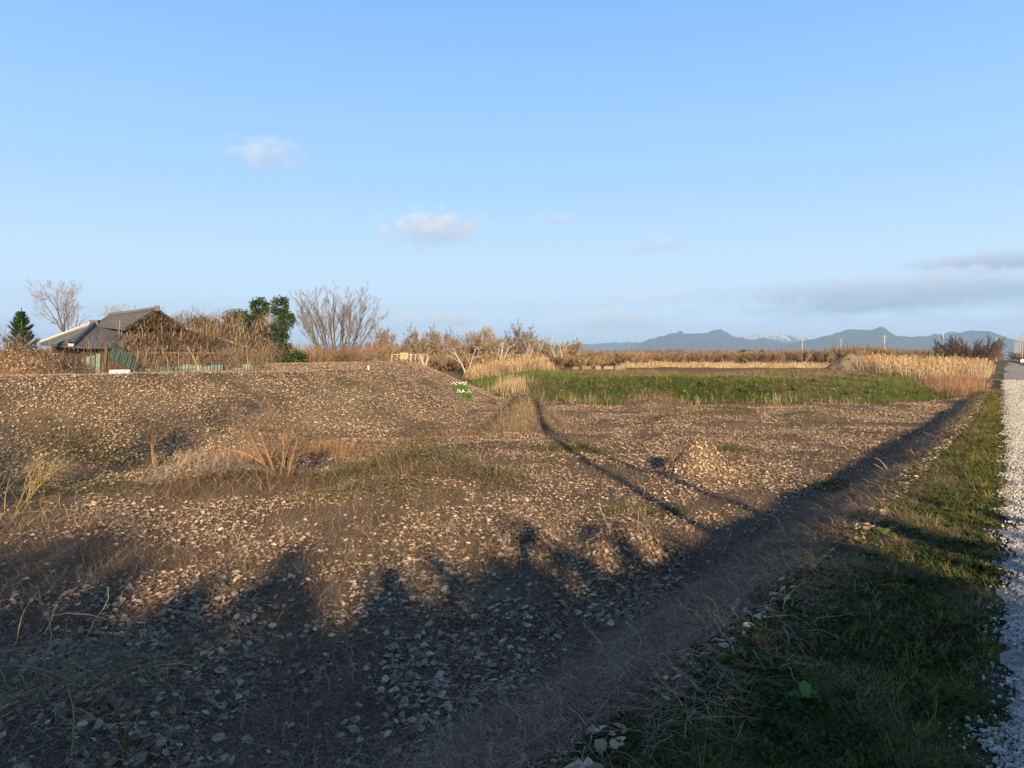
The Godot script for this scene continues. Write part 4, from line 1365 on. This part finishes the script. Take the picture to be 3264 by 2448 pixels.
func make_lot_shrubs() -> void:
	var orange := {"stem_parts": true, "stems": 7, "lean": 0.5, "foot": 0.22, "tall": 1.2, "thick": 0.036, "levels": 3, "kids": [5, 5, 4], "ratio": 0.66, "spread": 0.78, "wobble": 0.1, "rise": 0.05, "taper": 0.4, "thin": 0.0032, "split": 1, "start": 0.3, "bark": Color(0.38, 0.24, 0.125), "twig": Color(0.17, 0.12, 0.085)}
	var o := bare_tree("bare_shrub", "leafless shrub with orange bark at the foot of the mound", on(-4.85, -14.9), orange, "", "shrub")
	var m := Mb.new()
	m.tube(PackedVector3Array([Vector3(-0.1, 0.0, 0.1), Vector3(-0.35, 0.3, 0.15), Vector3(-0.6, 0.46, 0.2), Vector3(-1.05, 0.58, 0.25)]), 0.028, 0.008, 5, Color(0.45, 0.29, 0.13))
	part("bough", m, wood_mat, o)
	var sap := {"stems": 1, "lean": 0.06, "foot": 0.0, "tall": 1.15, "thick": 0.035, "levels": 3, "kids": [8, 5, 4], "ratio": 0.66, "spread": 0.75, "wobble": 0.1, "rise": 0.05, "taper": 0.35, "thin": 0.0032, "split": 1, "start": 0.35, "bark": Color(0.38, 0.25, 0.13), "twig": Color(0.18, 0.13, 0.085)}
	bare_tree("bare_sapling", "slender leafless sapling with a single orange trunk", on(-8.5, -17.0), sap, "", "sapling")
	var yellow := {"stems": 9, "lean": 0.75, "foot": 0.3, "tall": 1.3, "thick": 0.012, "levels": 2, "kids": [6, 4], "ratio": 0.55, "spread": 0.7, "wobble": 0.12, "rise": -0.02, "taper": 0.4, "thin": 0.003, "split": 1, "start": 0.25, "bark": Color(0.22, 0.18, 0.07), "twig": Color(0.23, 0.18, 0.09)}
	bare_tree("bare_shrub", "leafless shrub with arching yellowish twigs near green grass", on(-8.7, -12.2), yellow, "", "shrub")
	var heaps := [
		["wide olive heap of cut brambles beside the orange-barked shrub", -2.0, -15.3, 2.5, 0.32, 1.3, 2200, [Color(0.1, 0.09, 0.035), Color(0.15, 0.125, 0.06), Color(0.075, 0.065, 0.03), Color(0.28, 0.22, 0.14)]],
		["low brown bramble heap under the orange-barked shrub", -5.3, -14.2, 2.0, 0.42, 1.0, 900, [Color(0.15, 0.105, 0.06), Color(0.11, 0.085, 0.045), Color(0.28, 0.2, 0.12)]],
		["tall tangle of tan brambles crossed by the pole shadow", 0.5, -23.8, 1.9, 0.35, 1.4, 2000, [Color(0.34, 0.25, 0.17), Color(0.27, 0.19, 0.13), Color(0.42, 0.33, 0.23), Color(0.2, 0.14, 0.095)]],
		["reddish spread of dead brambles next to the tan tangle", -1.9, -22.4, 1.5, 0.28, 0.7, 380, [Color(0.24, 0.13, 0.08), Color(0.3, 0.18, 0.11)]],
		["pale flattened heap of dry grass below the sapling", -6.9, -15.7, 1.5, 0.32, 0.8, 600, [Color(0.42, 0.35, 0.26), Color(0.34, 0.26, 0.18), Color(0.48, 0.41, 0.31)]],
		["arched dark bramble heap at the foot of the green berm", 6.3, -31.6, 1.7, 0.5, 0.8, 500, [Color(0.2, 0.15, 0.1), Color(0.27, 0.21, 0.14), Color(0.13, 0.1, 0.065)]],
		["small dark bramble heap on open litter before the berm", 5.6, -25.4, 0.9, 0.42, 0.6, 330, [Color(0.2, 0.15, 0.1), Color(0.12, 0.09, 0.06)]],
		["flat greyish bramble heap nearer the embankment", 11.0, -26.8, 1.2, 0.3, 0.7, 330, STRAW],
		["low olive bramble mat between two larger heaps", 8.3, -28.6, 1.3, 0.25, 0.7, 330, [Color(0.17, 0.15, 0.07), Color(0.24, 0.19, 0.11)]],
		["dim low bramble mat in front of the wide olive heap", -2.5, -13.2, 1.7, 0.22, 0.8, 450, [Color(0.17, 0.125, 0.085), Color(0.24, 0.175, 0.12)]],
		["leafy bramble hump at the edge of the embankment shadow", 1.5, -9.55, 0.75, 0.42, 0.6, 70, STRAW],
		["lower leafy hump joined to a bramble hump", 0.3, -9.9, 0.7, 0.36, 0.5, 60, VINE],
		["rounded hump of litter with a pole shadow over it", 4.0, -15.3, 0.95, 0.3, 0.8, 70, VINE],
		["dark bramble thicket with arching canes at the lot's near corner", -3.75, -5.3, 1.25, 0.55, 1.1, 420, [Color(0.16, 0.12, 0.085), Color(0.22, 0.17, 0.12), Color(0.11, 0.085, 0.06), Color(0.25, 0.2, 0.1)]],
		["thin brown bramble mat at the dim end of the lot", -7.2, -11.6, 1.5, 0.25, 0.7, 420, VINE],
	]
	for h in heaps:
		o = thing("bramble_heap", h[0], "brambles", on(h[1], h[2]))
		m = Mb.new()
		for i in int(h[6] * 1.5):
			var g := rf(0, TAU)
			var r := sqrt(rng.randf())
			var x: float = cos(g) * r * h[3]
			var z: float = sin(g) * r * h[5]
			var p := Vector3(x, ground(h[1] + x, h[2] + z) - o.position.y + h[4] * (1.0 - r * r) * rf(0.1, 0.95), z)
			var e := rf(0, TAU)
			m.ribbon(path(p, Vector3(cos(e), rf(-0.1, 0.5), sin(e)), 0.65 * rf(0.4, 1.3), 7, 0.42, -0.1), 0.008 * rf(0.7, 1.4), 0.003, pick(h[7], 0.25))
		if h[0].contains("olive"):
			var green := Mb.new()
			for i in int(h[3] * 900):
				var g := rf(0, TAU)
				var r := sqrt(rng.randf())
				var x: float = cos(g) * r * h[3]
				var z: float = sin(g) * r * h[5]
				var d := Vector3(rf(-1, 1), rf(-0.2, 0.8), rf(-1, 1)).normalized()
				leaf(green, Vector3(x, ground(h[1] + x, h[2] + z) - o.position.y + h[4] * (1.0 - r * r) * rf(0.1, 0.9), z), d, bend(d, 1.57), rf(0.03, 0.06), 0.03, pick([Color(0.075, 0.085, 0.025), Color(0.1, 0.095, 0.035), Color(0.055, 0.065, 0.02), Color(0.13, 0.1, 0.045)], 0.2))
			part("foliage", green, leaf_mat, o)
		if h[0].contains("canes"):
			for k in 16:
				var g := rf(0, TAU)
				m.tube(path(Vector3(rf(-0.9, 0.9), 0.0, rf(-0.8, 0.8)), Vector3(cos(g) * 0.8, 1.0, sin(g) * 0.8), rf(0.7, 1.4), 8, 0.1, -0.2), 0.006, 0.003, 4, pick([Color(0.3, 0.22, 0.08), Color(0.16, 0.11, 0.06), Color(0.34, 0.28, 0.18)], 0.15))
		part("stems", m, plant_mat, o)
	# dry stalks on the shaded bank
	for s in [[0.85, -6.1, "bent pair of dry stalks peaked like a tent"], [4.3, -9.6, "dry stalk clump with a hooked top on the bank"], [4.9, -9.9, "upright dry stalk clump on the bank"], [6.2, -11.6, "pale broken stalk clump by the verge"], [3.3, -8.4, "fallen fork of pale dry stalks"], [7.4, -13.0, "small pale stalk clump far up the bank"], [2.5, -7.4, "single leaning dry stalk on the dark bank"], [1.7, -4.5, "curled dry stalk lying in the verge grass"]]:
		o = thing("dry_stalk", s[2], "dry stalk", on(s[0], s[1]))
		var n := 4 if s[0] != 0.85 else 2
		for k in n:
			m = Mb.new()
			var g := rf(0, TAU)
			m.tube(path(Vector3(rf(-0.1, 0.1), -0.02, rf(-0.1, 0.1)), Vector3(cos(g) * 0.7, 1.0, sin(g) * 0.7), rf(0.2, 0.42), 6, 0.24, -0.12), 0.005, 0.0025, 4, pick([Color(0.5, 0.4, 0.24), Color(0.42, 0.34, 0.22)], 0.15))
			part("stem", m, plant_mat, o)
	o = thing("broken_stick", "short splintered orange stick beside the dark bramble thicket", "stick", on(-2.62, -4.75))
	m = Mb.new()
	m.tube(PackedVector3Array([Vector3(-0.03, -0.05, 0), Vector3(0, 0.08, 0.0), Vector3(0.04, 0.2, 0.01)]), 0.016, 0.012, 6, Color(0.4, 0.2, 0.06))
	part("shaft", m, wood_mat, o)
	# broad-leaved docks
	var rosette := []
	for k in 2:
		o = thing("dock_plant", ["broad-leaved dock with one red leaf on the verge", "bright green dock standing taller on the verge"][k], "weed", on([2.95, 3.45][k], [-5.9, -6.6][k]))
		for i in 17:
			m = Mb.new()
			var g := TAU * i * 0.382
			var d := Vector3(cos(g), rf(0.3, 1.9), sin(g)).normalized()
			var sd := d.cross(Vector3.UP).normalized()
			var length := rf(0.07, 0.17)
			var wide := length * rf(0.2, 0.28)
			var col: Color = pick([Color(0.06, 0.12, 0.02), Color(0.085, 0.15, 0.03), Color(0.05, 0.095, 0.02)], 0.2)
			if k == 0 and i == 4: col = Color(0.55, 0.1, 0.04)
			if k == 0 and i == 9: col = Color(0.35, 0.13, 0.06)
			var q := [Vector3.ZERO, d * length * 0.35, d * length * 0.7 + Vector3(0, -0.01, 0), d * length + Vector3(0, -0.035, 0)]
			m.quad(q[0], q[1] + sd * wide * 0.7, q[1] + Vector3(0, -0.012, 0), q[0], col)
			m.quad(q[0], q[1] + Vector3(0, -0.012, 0), q[1] - sd * wide * 0.7, q[0], col)
			m.quad(q[1] + sd * wide * 0.7, q[2] + sd * wide, q[2] + Vector3(0, -0.012, 0), q[1] + Vector3(0, -0.012, 0), col)
			m.quad(q[1] + Vector3(0, -0.012, 0), q[2] + Vector3(0, -0.012, 0), q[2] - sd * wide, q[1] - sd * wide * 0.7, col)
			m.tri(q[2] + sd * wide, q[3], q[2] + Vector3(0, -0.012, 0), col)
			m.tri(q[2] + Vector3(0, -0.012, 0), q[3], q[2] - sd * wide, col)
			part("leaf", m, leaf_mat, o)
		rosette.append(o)
	for s in [[5.8, -10.2, 1.0, "lone green dock far up the verge near pale stalks"], [2.07, -4.5, 0.95, "low green dock lower on the verge"], [1.15, -3.8, 0.8, "small dock in dark grass at the bank edge"], [1.4, -3.35, 0.8, "small dock in the grass beside a curled stalk"]]:
		copy_of(rosette[1], on(s[0], s[1]), rf(0, TAU), Vector3.ONE * s[2], s[3])
	for s in [[14.6, -34.6], [11.2, -34.8], [12.1, -34.0], [12.0, -35.2], [13.7, -34.8], [16.0, -34.2], [8.4, -35.0], [17.2, -34.6], [9.6, -36.0], [15.2, -36.0]]:
		copy_of(rosette[1], on(s[0], s[1]), rf(0, TAU), Vector3.ONE * rf(1.8, 2.6), "green dock plant growing on the berm slope", "docks on the berm")

func make_small_things() -> void:
	# wooden deck railing on the mound
	var at := on(-7.5, -50.0)
	var o := thing("deck_railing", "weathered wooden deck railing with crossed braces on the mound top", "railing", at, 0.1)
	var wood := Color(0.55, 0.43, 0.28)
	var base := 1.2 - at.y
	var top := 0.66
	var posts := [[-0.86, 0.0, 0.075], [0.46, 0.12, 0.1], [0.75, -0.3, 0.07], [1.0, -0.7, 0.07], [1.28, -1.1, 0.07], [1.58, -1.5, 0.07], [-0.5, 0.03, 0.05], [-0.15, 0.06, 0.05]]
	for p in posts:
		var m := Mb.new()
		m.box(Vector3(p[0], base + top * 0.5 - 0.1, p[1]), Vector3(p[2], top + 0.2, p[2]), 0.1, tint(wood, 0.1))
		part("post", m, wood_mat, o)
	var runs := [[Vector3(-0.86, 0, 0.0), Vector3(0.46, 0, 0.12)], [Vector3(0.46, 0, 0.12), Vector3(1.58, 0, -1.5)]]
	for r in runs:
		for y in [0.6, 0.2]:
			var m := Mb.new()
			m.bar(r[0] + Vector3(0, base + y, 0), r[1] + Vector3(0, base + y, 0), 0.05, 0.05, tint(wood, 0.1) if y > 0.4 else Color(0.2, 0.12, 0.075))
			part("rail", m, wood_mat, o)
		for k in 4:
			var a: Vector3 = r[0].lerp(r[1], k / 4.0)
			var b: Vector3 = r[0].lerp(r[1], (k + 1) / 4.0)
			var m := Mb.new()
			m.bar(a + Vector3(0, base + 0.22, 0), b + Vector3(0, base + 0.58, 0), 0.025, 0.03, Color(0.16, 0.12, 0.08))
			part("brace", m, wood_mat, o)
			m = Mb.new()
			m.bar(a + Vector3(0, base + 0.58, 0.03), b + Vector3(0, base + 0.22, 0.03), 0.025, 0.03, tint(wood, 0.15))
			part("brace", m, wood_mat, o)
	var d := Mb.new()
	d.bar(Vector3(-0.86, base + 0.12, -0.8), Vector3(0.9, base + 0.12, -0.8), 1.2, 0.05, Color(0.22, 0.14, 0.09))
	part("deck", d, wood_mat, o)
	d = Mb.new()
	d.bar(Vector3(-0.36, base + 0.44, -1.2), Vector3(0.2, base + 0.44, -1.2), 0.04, 0.6, Color(0.55, 0.44, 0.26))
	part("back_board", d, wood_mat, o)
	o = thing("forked_trunk", "grey cut tree trunk forked like a V beside the deck railing", "tree stump", on(-6.1, -50.3))
	var t := Mb.new()
	t.tube(PackedVector3Array([Vector3(-0.02, -0.2, 0), Vector3(-0.05, 0.35, 0), Vector3(-0.22, 0.7, 0), Vector3(-0.3, 1.15, 0.02)]), 0.12, 0.085, 7, Color(0.5, 0.45, 0.37))
	part("trunk", t, wood_mat, o)
	t = Mb.new()
	t.tube(PackedVector3Array([Vector3(0.0, 0.0, 0.02), Vector3(0.08, 0.5, 0.03), Vector3(0.17, 0.75, 0.02), Vector3(0.24, 1.02, 0.0)]), 0.1, 0.08, 7, Color(0.47, 0.42, 0.35))
	part("limb", t, wood_mat, o)
	# old boat-grey sheet beyond the railing
	o = thing("tarpaulin", "grey tarpaulin lying beside the deck railing", "tarpaulin", on(-10.0, -50.5))
	t = Mb.new()
	for k in 8:
		var x := k * 0.26
		var h0 := 0.16 + 0.1 * sin(k * 1.3)
		var h1 := 0.16 + 0.1 * sin((k + 1) * 1.3)
		t.quad(Vector3(x, h0 + 0.1, 0), Vector3(x + 0.26, h1 + 0.1, 0), Vector3(x + 0.26, h1 + 0.3, -0.6), Vector3(x, h0 + 0.32, -0.6), Color(0.25, 0.27, 0.29))
		t.quad(Vector3(x, -0.1, 0.1), Vector3(x + 0.26, -0.1, 0.1), Vector3(x + 0.26, h1 + 0.1, 0), Vector3(x, h0 + 0.1, 0), Color(0.25, 0.27, 0.29))
	part("sheet", t, metal_mat, o)
	# white marker stake on the mound
	o = thing("white_stake", "tiny white stake on the mound slope", "stake", on(-6.2, -31.0))
	t = Mb.new()
	t.box(Vector3(0, 0.08, 0), Vector3(0.05, 0.2, 0.05), 0.2, Color(0.8, 0.8, 0.78))
	t.box(Vector3(0, 0.19, 0), Vector3(0.07, 0.03, 0.07), 0.2, Color(0.8, 0.8, 0.78))
	part("post", t, stone_mat, o)
	# narcissus
	for k in 2:
		o = thing("narcissus_clump", ["clump of white narcissus higher on the mound end", "clump of white narcissus lower on the mound end"][k], "flowers", on([-2.55, -2.2][k], [-34.9, -33.6][k]))
		var g := Mb.new()
		for i in 260:
			var p := Vector3(rf(-0.34, 0.34), -0.02, rf(-0.3, 0.3))
			g.ribbon(path(p, Vector3(rf(-0.5, 0.5), 1, rf(-0.5, 0.5)), rf(0.18, 0.34), 3, 0.1, -0.12), 0.016, 0.006, pick([Color(0.06, 0.16, 0.025), Color(0.09, 0.2, 0.04)], 0.2))
		part("foliage", g, plant_mat, o)
		for i in 22:
			var p := Vector3(rf(-0.36, 0.36), rf(0.2, 0.34), rf(-0.3, 0.32))
			var f := Mb.new()
			for w in 6:
				var h := TAU * w / 6.0
				var c := Vector3(cos(h) * 0.024, sin(h) * 0.024, 0.004)
				var e := Vector3(cos(h + 0.5) * 0.014, sin(h + 0.5) * 0.014, 0.0)
				f.quad(p, p + e, p + c, p + Vector3(cos(h - 0.5) * 0.014, sin(h - 0.5) * 0.014, 0.0), Color(0.82, 0.82, 0.78))
			part("flower", f, leaf_mat, o)
	# heap of earth
	o = thing("earth_heap", "conical heap of tan earth on the berm", "earth heap", on(28.4, -60.0))
	t = Mb.new()
	var ring := 28
	var levels := 9
	for j in levels:
		for i in ring:
			var q := []
			for s in [[i, j], [i + 1, j], [i + 1, j + 1], [i, j + 1]]:
				var g: float = TAU * (s[0] % ring) / ring
				var e: float = float(s[1]) / levels
				var r := (1.0 - e) * 2.55 * (1.0 + 0.16 * bumps.get_noise_2d(cos(g) * 30.0 + 7.0, sin(g) * 30.0 + e * 20.0))
				var x := cos(g) * r * (1.25 if cos(g) > 0.0 else 0.95) - e * 0.15
				q.append(Vector3(x, 1.75 * pow(e, 0.92) * (1.0 + 0.05 * sin(g * 3.0) * (1.0 - e)) - 0.1 - 0.12 * e * e, sin(g) * r))
			t.quad(q[0], q[1], q[2], q[3], tint(Color(0.52, 0.41, 0.26), 0.08))
	part("earth", t, land_mat, o)
	t = Mb.new()
	for k in 40:
		var g := rf(2.4, 3.9)
		var r := rf(0.5, 2.4)
		var p := Vector3(cos(g) * r, 1.5 * (1.0 - r / 2.5) - 0.02, sin(g) * r + 0.2)
		t.box(p, Vector3(rf(0.08, 0.22), rf(0.06, 0.16), rf(0.08, 0.2)), rf(0, 3), tint(Color(0.3, 0.23, 0.15), 0.2))
	part("clods", t, land_mat, o)
	# broken concrete footing
	o = thing("concrete_footing", "long low broken concrete footing behind the berm", "footing", on(7.4, -62.0), -0.05)
	for k in 5:
		t = Mb.new()
		t.box(Vector3(-1.9 + k * 0.95, 0.12 + rf(-0.04, 0.03), rf(-0.1, 0.1)), Vector3(rf(0.4, 0.95), rf(0.22, 0.4), 0.4), rf(-0.12, 0.12), tint(Color(0.2, 0.165, 0.125), 0.25))
		part("block", t, stone_mat, o)
	# far roadside board
	o = thing("roadside_board", "small white board beside the far end of the road", "sign", from_road(215, 4.4, -0.1), -0.6)
	t = Mb.new()
	t.box(Vector3(0, 0.9, 0), Vector3(1.8, 0.7, 0.08), 0, Color(0.75, 0.75, 0.76))
	part("board", t, stone_mat, o)
	t = Mb.new()
	t.box(Vector3(-0.6, 0.3, 0), Vector3(0.08, 0.8, 0.06), 0, Color(0.4, 0.4, 0.4))
	t.box(Vector3(0.6, 0.3, 0), Vector3(0.08, 0.8, 0.06), 0, Color(0.4, 0.4, 0.4))
	part("legs", t, stone_mat, o)

func make_poles() -> void:
	var grey := Color(0.36, 0.35, 0.33)
	var o := thing("utility_pole", "concrete utility pole in the row along the road", "utility pole", from_road(1.7, 4.8, -0.35), 0.0, "utility poles along the road")
	o.rotation.y = atan2(ROAD.x, -ROAD.y) * -1.0
	var m := Mb.new()
	m.tube(PackedVector3Array([Vector3(0, -0.3, 0), Vector3(0, 5, 0), Vector3(0, 11.0, 0)]), 0.125, 0.075, 10, grey)
	part("shaft", m, stone_mat, o)
	for y in [10.3, 9.2]:
		m = Mb.new()
		m.box(Vector3(0, y, 0.12), Vector3(1.7, 0.09, 0.09), 0, Color(0.3, 0.3, 0.31))
		var arm := part("crossarm", m, metal_mat, o)
		for x in [-0.75, 0.0, 0.75]:
			m = Mb.new()
			m.tube(PackedVector3Array([Vector3(x, y + 0.04, 0.12), Vector3(x, y + 0.22, 0.12)]), 0.045, 0.03, 6, Color(0.6, 0.6, 0.6))
			part("insulator", m, stone_mat, arm)
	for k in range(1, 16):
		copy_of(o, from_road(1.7 + 30.0 * k, 4.8, -0.3), o.rotation.y, Vector3(1, 0.86, 1))
	# its strut
	var base := from_road(4.6, 4.9, -0.4)
	var head := from_road(1.7, 4.8, 7.2)
	var s := thing("pole_strut", "leaning concrete strut bracing a utility pole", "pole", base)
	m = Mb.new()
	m.tube(PackedVector3Array([Vector3(0, -0.2, 0), head - base]), 0.09, 0.07, 8, grey)
	part("shaft", m, stone_mat, s)
	# poles far across the plain
	var far := []
	for b in [[22.0, 330.0, 9.5], [24.6, 330.0, 9.5], [27.4, 250.0, 8.5], [30.95, 240.0, 8.8], [34.0, 330.0, 9.0]]:
		if far.size() == 0:
			var p := thing("distant_pole", "slender pole with crossarm standing far off behind the thicket", "utility pole", spot(b[0], b[1]), 0.0, "poles far across the plain")
			m = Mb.new()
			m.tube(PackedVector3Array([Vector3(0, -0.2, 0), Vector3(0, 1, 0)]), 0.16, 0.1, 6, Color(0.42, 0.42, 0.42))
			part("shaft", m, stone_mat, p)
			m = Mb.new()
			m.box(Vector3(0, 0.93, 0), Vector3(1.8, 0.012, 0.12), 0, Color(0.4, 0.4, 0.4))
			part("crossarm", m, metal_mat, p)
			p.scale = Vector3(1.0, b[2], 1.0)
			far.append(p)
		else:
			copy_of(far[0], spot(b[0], b[1]), rf(-0.6, 0.6), Vector3(1.0, b[2], 1.0))

# ---------------------------------------------------------------- across the road, out of view: trees placed to shade the lot

func make_behind() -> void:
	var crown := Mb.new()
	for l in [[0.0, 0.66, 0.0, 0.58, 0.3], [0.3, 0.6, 0.2, 0.4, 0.26], [-0.3, 0.55, -0.2, 0.42, 0.3], [0.25, 0.3, 0.1, 0.55, 0.34], [-0.25, 0.3, -0.1, 0.55, 0.34]]:
		leafy(crown, Vector3(l[0], l[1], l[2]), Vector3(l[3], l[4], l[3]), 470, 6, 0.12, 0.075, EVERGREEN, 0.15)
	var wood := Mb.new()
	wood.tube(path(Vector3(0, -0.05, 0), Vector3.UP, 0.75, 4, 0.05, 0.0), 0.03, 0.012, 6, Color(0.14, 0.11, 0.08))
	var o := thing("unseen_shade_tree", "unseen dense evergreen across the road, placed to shade the near lot", "tree", from_road(-3.5, 7.0, -0.55), 0.0, "unseen evergreen belt across the road")  # out of view; kind and height chosen to darken the near lot
	part("trunk", wood, wood_mat, o)
	part("crown", crown, leaf_mat, o)
	var tops := [[-10.6, 6.5], [-12.2, 7.2], [-14.0, 7.6], [-16.6, 7.7], [-19.4, 8.4], [-22.0, 9.3], [-25.0, 10.1], [-28.0, 10.9], [-31.5, 12.0], [-35.0, 12.4], [-39.0, 12.6]]
	var first := true
	for t in tops:
		for row in 2:
			var tall: float = (t[1] + 0.55) * rf(0.97, 1.03)
			var size := Vector3(2.0 + tall * 0.26, tall, 2.0 + tall * 0.26)
			var p := from_road(t[0] + row * 1.0 + rf(-0.3, 0.3), 15.5 + row * 2.2, -0.55)
			if first:
				o.position = p
				o.scale = size
				first = false
			else:
				copy_of(o, p, rf(0, TAU), size)
	var g := {"stems": 1, "lean": 0.06, "foot": 0.0, "tall": 9.6, "thick": 0.2, "levels": 4, "kids": [8, 6, 5, 4], "ratio": 0.48, "spread": 0.6, "wobble": 0.1, "rise": 0.05, "taper": 0.3, "thin": 0.014, "split": 2, "start": 0.3, "bark": Color(0.18, 0.15, 0.12), "twig": Color(0.2, 0.16, 0.12)}
	var b := bare_tree("bare_tree", "unseen tall bare tree across the road, placed to mottle the shade on the lot", from_road(-20.8, 18.8, -0.6), g, "unseen bare trees across the road")  # out of view; twiggy crowns placed to soften the shade on lot and mound
	for k in [[-12.4, 17.6, 0.56], [-14.2, 18.4, 0.62], [-15.8, 17.4, 0.66], [-17.4, 18.6, 0.68], [-19.0, 17.5, 0.74], [-22.4, 18.0, 0.86], [-24.4, 19.2, 0.95], [-27.0, 18.4, 1.0], [-29.6, 19.0, 1.1], [-33.5, 22.5, 1.6], [-37.0, 22.0, 1.9], [-42.0, 23.0, 2.0]]:
		copy_of(b, from_road(k[0], k[1], -0.6), rf(0, TAU), Vector3(k[2] * 1.15, k[2], k[2] * 1.15))
	make_person()

func capsule(p: Vector3, a: Vector3, b: Vector3, ra: float, rb: float) -> float:
	var e := b - a
	var t := clampf((p - a).dot(e) / e.dot(e), 0.0, 1.0)
	return p.distance_to(a + e * t) - lerpf(ra, rb, t)

func make_person() -> void:
	# the photographer, whose shadow falls into the lot; stands just behind the viewpoint
	var z0 := 0.42
	var bones := [
		[Vector3(0.0, 1.02, z0), Vector3(0.0, 1.38, z0), 0.15, 0.175], [Vector3(-0.15, 1.38, z0), Vector3(0.15, 1.38, z0), 0.075, 0.075], [Vector3(0, 1.4, z0), Vector3(0, 1.55, z0 - 0.03), 0.06, 0.058],
		[Vector3(0, 1.6, z0 - 0.05), Vector3(0, 1.68, z0 - 0.03), 0.088, 0.1], [Vector3(0, 1.585, z0 - 0.14), Vector3(0, 1.61, z0 - 0.13), 0.022, 0.018],
		[Vector3(-0.09, 0.95, z0), Vector3(-0.11, 0.5, z0), 0.095, 0.062], [Vector3(-0.11, 0.5, z0), Vector3(-0.12, 0.08, z0 + 0.02), 0.06, 0.045], [Vector3(-0.12, 0.05, z0 + 0.03), Vector3(-0.13, 0.045, z0 - 0.14), 0.05, 0.04],
		[Vector3(0.09, 0.95, z0), Vector3(0.11, 0.5, z0), 0.095, 0.062], [Vector3(0.11, 0.5, z0), Vector3(0.12, 0.08, z0 + 0.02), 0.06, 0.045], [Vector3(0.12, 0.05, z0 + 0.03), Vector3(0.13, 0.045, z0 - 0.14), 0.05, 0.04],
		[Vector3(-0.2, 1.38, z0), Vector3(-0.25, 1.14, z0 - 0.1), 0.055, 0.046], [Vector3(-0.25, 1.14, z0 - 0.1), Vector3(-0.08, 1.5, z0 - 0.22), 0.045, 0.034], [Vector3(-0.08, 1.5, z0 - 0.22), Vector3(-0.05, 1.57, z0 - 0.24), 0.036, 0.03],
		[Vector3(0.2, 1.38, z0), Vector3(0.25, 1.14, z0 - 0.1), 0.055, 0.046], [Vector3(0.25, 1.14, z0 - 0.1), Vector3(0.08, 1.5, z0 - 0.22), 0.045, 0.034], [Vector3(0.08, 1.5, z0 - 0.22), Vector3(0.05, 1.57, z0 - 0.24), 0.036, 0.03]]
	var cell := 0.03
	var lo := Vector3(-0.42, -0.03, z0 - 0.36)
	var nx := 28
	var ny := 62
	var nz := 20
	var f := PackedFloat32Array()
	f.resize((nx + 1) * (ny + 1) * (nz + 1))
	for k in nz + 1:
		for j in ny + 1:
			for i in nx + 1:
				var p := lo + Vector3(i, j, k) * cell
				var d := 1.0
				for b in bones:
					var e := capsule(p, b[0], b[1], b[2], b[3])
					var h := clampf(0.5 + 0.5 * (d - e) / 0.05, 0.0, 1.0)
					d = lerpf(d, e, h) - 0.05 * h * (1.0 - h)
				f[(k * (ny + 1) + j) * (nx + 1) + i] = d
	var m := Mb.new()
	var at := {}
	var sx := 1
	var sy := nx + 1
	var sz := (nx + 1) * (ny + 1)
	var corner := [0, sx, sy, sx + sy, sz, sz + sx, sz + sy, sz + sx + sy]
	var offset := [Vector3(0, 0, 0), Vector3(1, 0, 0), Vector3(0, 1, 0), Vector3(1, 1, 0), Vector3(0, 0, 1), Vector3(1, 0, 1), Vector3(0, 1, 1), Vector3(1, 1, 1)]
	var edges := [[0, 1], [2, 3], [4, 5], [6, 7], [0, 2], [1, 3], [4, 6], [5, 7], [0, 4], [1, 5], [2, 6], [3, 7]]
	for k in nz:
		for j in ny:
			for i in nx:
				var c := k * sz + j * sy + i
				var sum := Vector3.ZERO
				var n := 0
				for e in edges:
					var u := f[c + corner[e[0]]]
					var w := f[c + corner[e[1]]]
					if (u < 0.0) != (w < 0.0):
						sum += offset[e[0]].lerp(offset[e[1]], u / (u - w))
						n += 1
				if n:
					at[c] = lo + (Vector3(i, j, k) + sum / n) * cell
	for c in at:
		for e in [[sx, sy, sz], [sy, sz, sx], [sz, sx, sy]]:
			if c + e[0] < f.size() and (f[c] < 0.0) != (f[c + e[0]] < 0.0):
				var q := [c, c - e[1], c - e[1] - e[2], c - e[2]]
				if at.has(q[1]) and at.has(q[2]) and at.has(q[3]):
					var y: float = at[c].y
					var col := Color(0.03, 0.035, 0.05) if y > 0.95 and y < 1.47 else (Color(0.05, 0.05, 0.055) if y < 0.95 else Color(0.45, 0.3, 0.22))
					if y > 1.66: col = Color(0.03, 0.025, 0.02)
					m.quad(at[q[0]], at[q[1]], at[q[2]], at[q[3]], col)
	var o := thing("person", "person in dark jacket standing on the road edge holding both hands up to the face", "person", from_road(0, 0.0, -0.02))
	part("body", m, plant_mat, o)
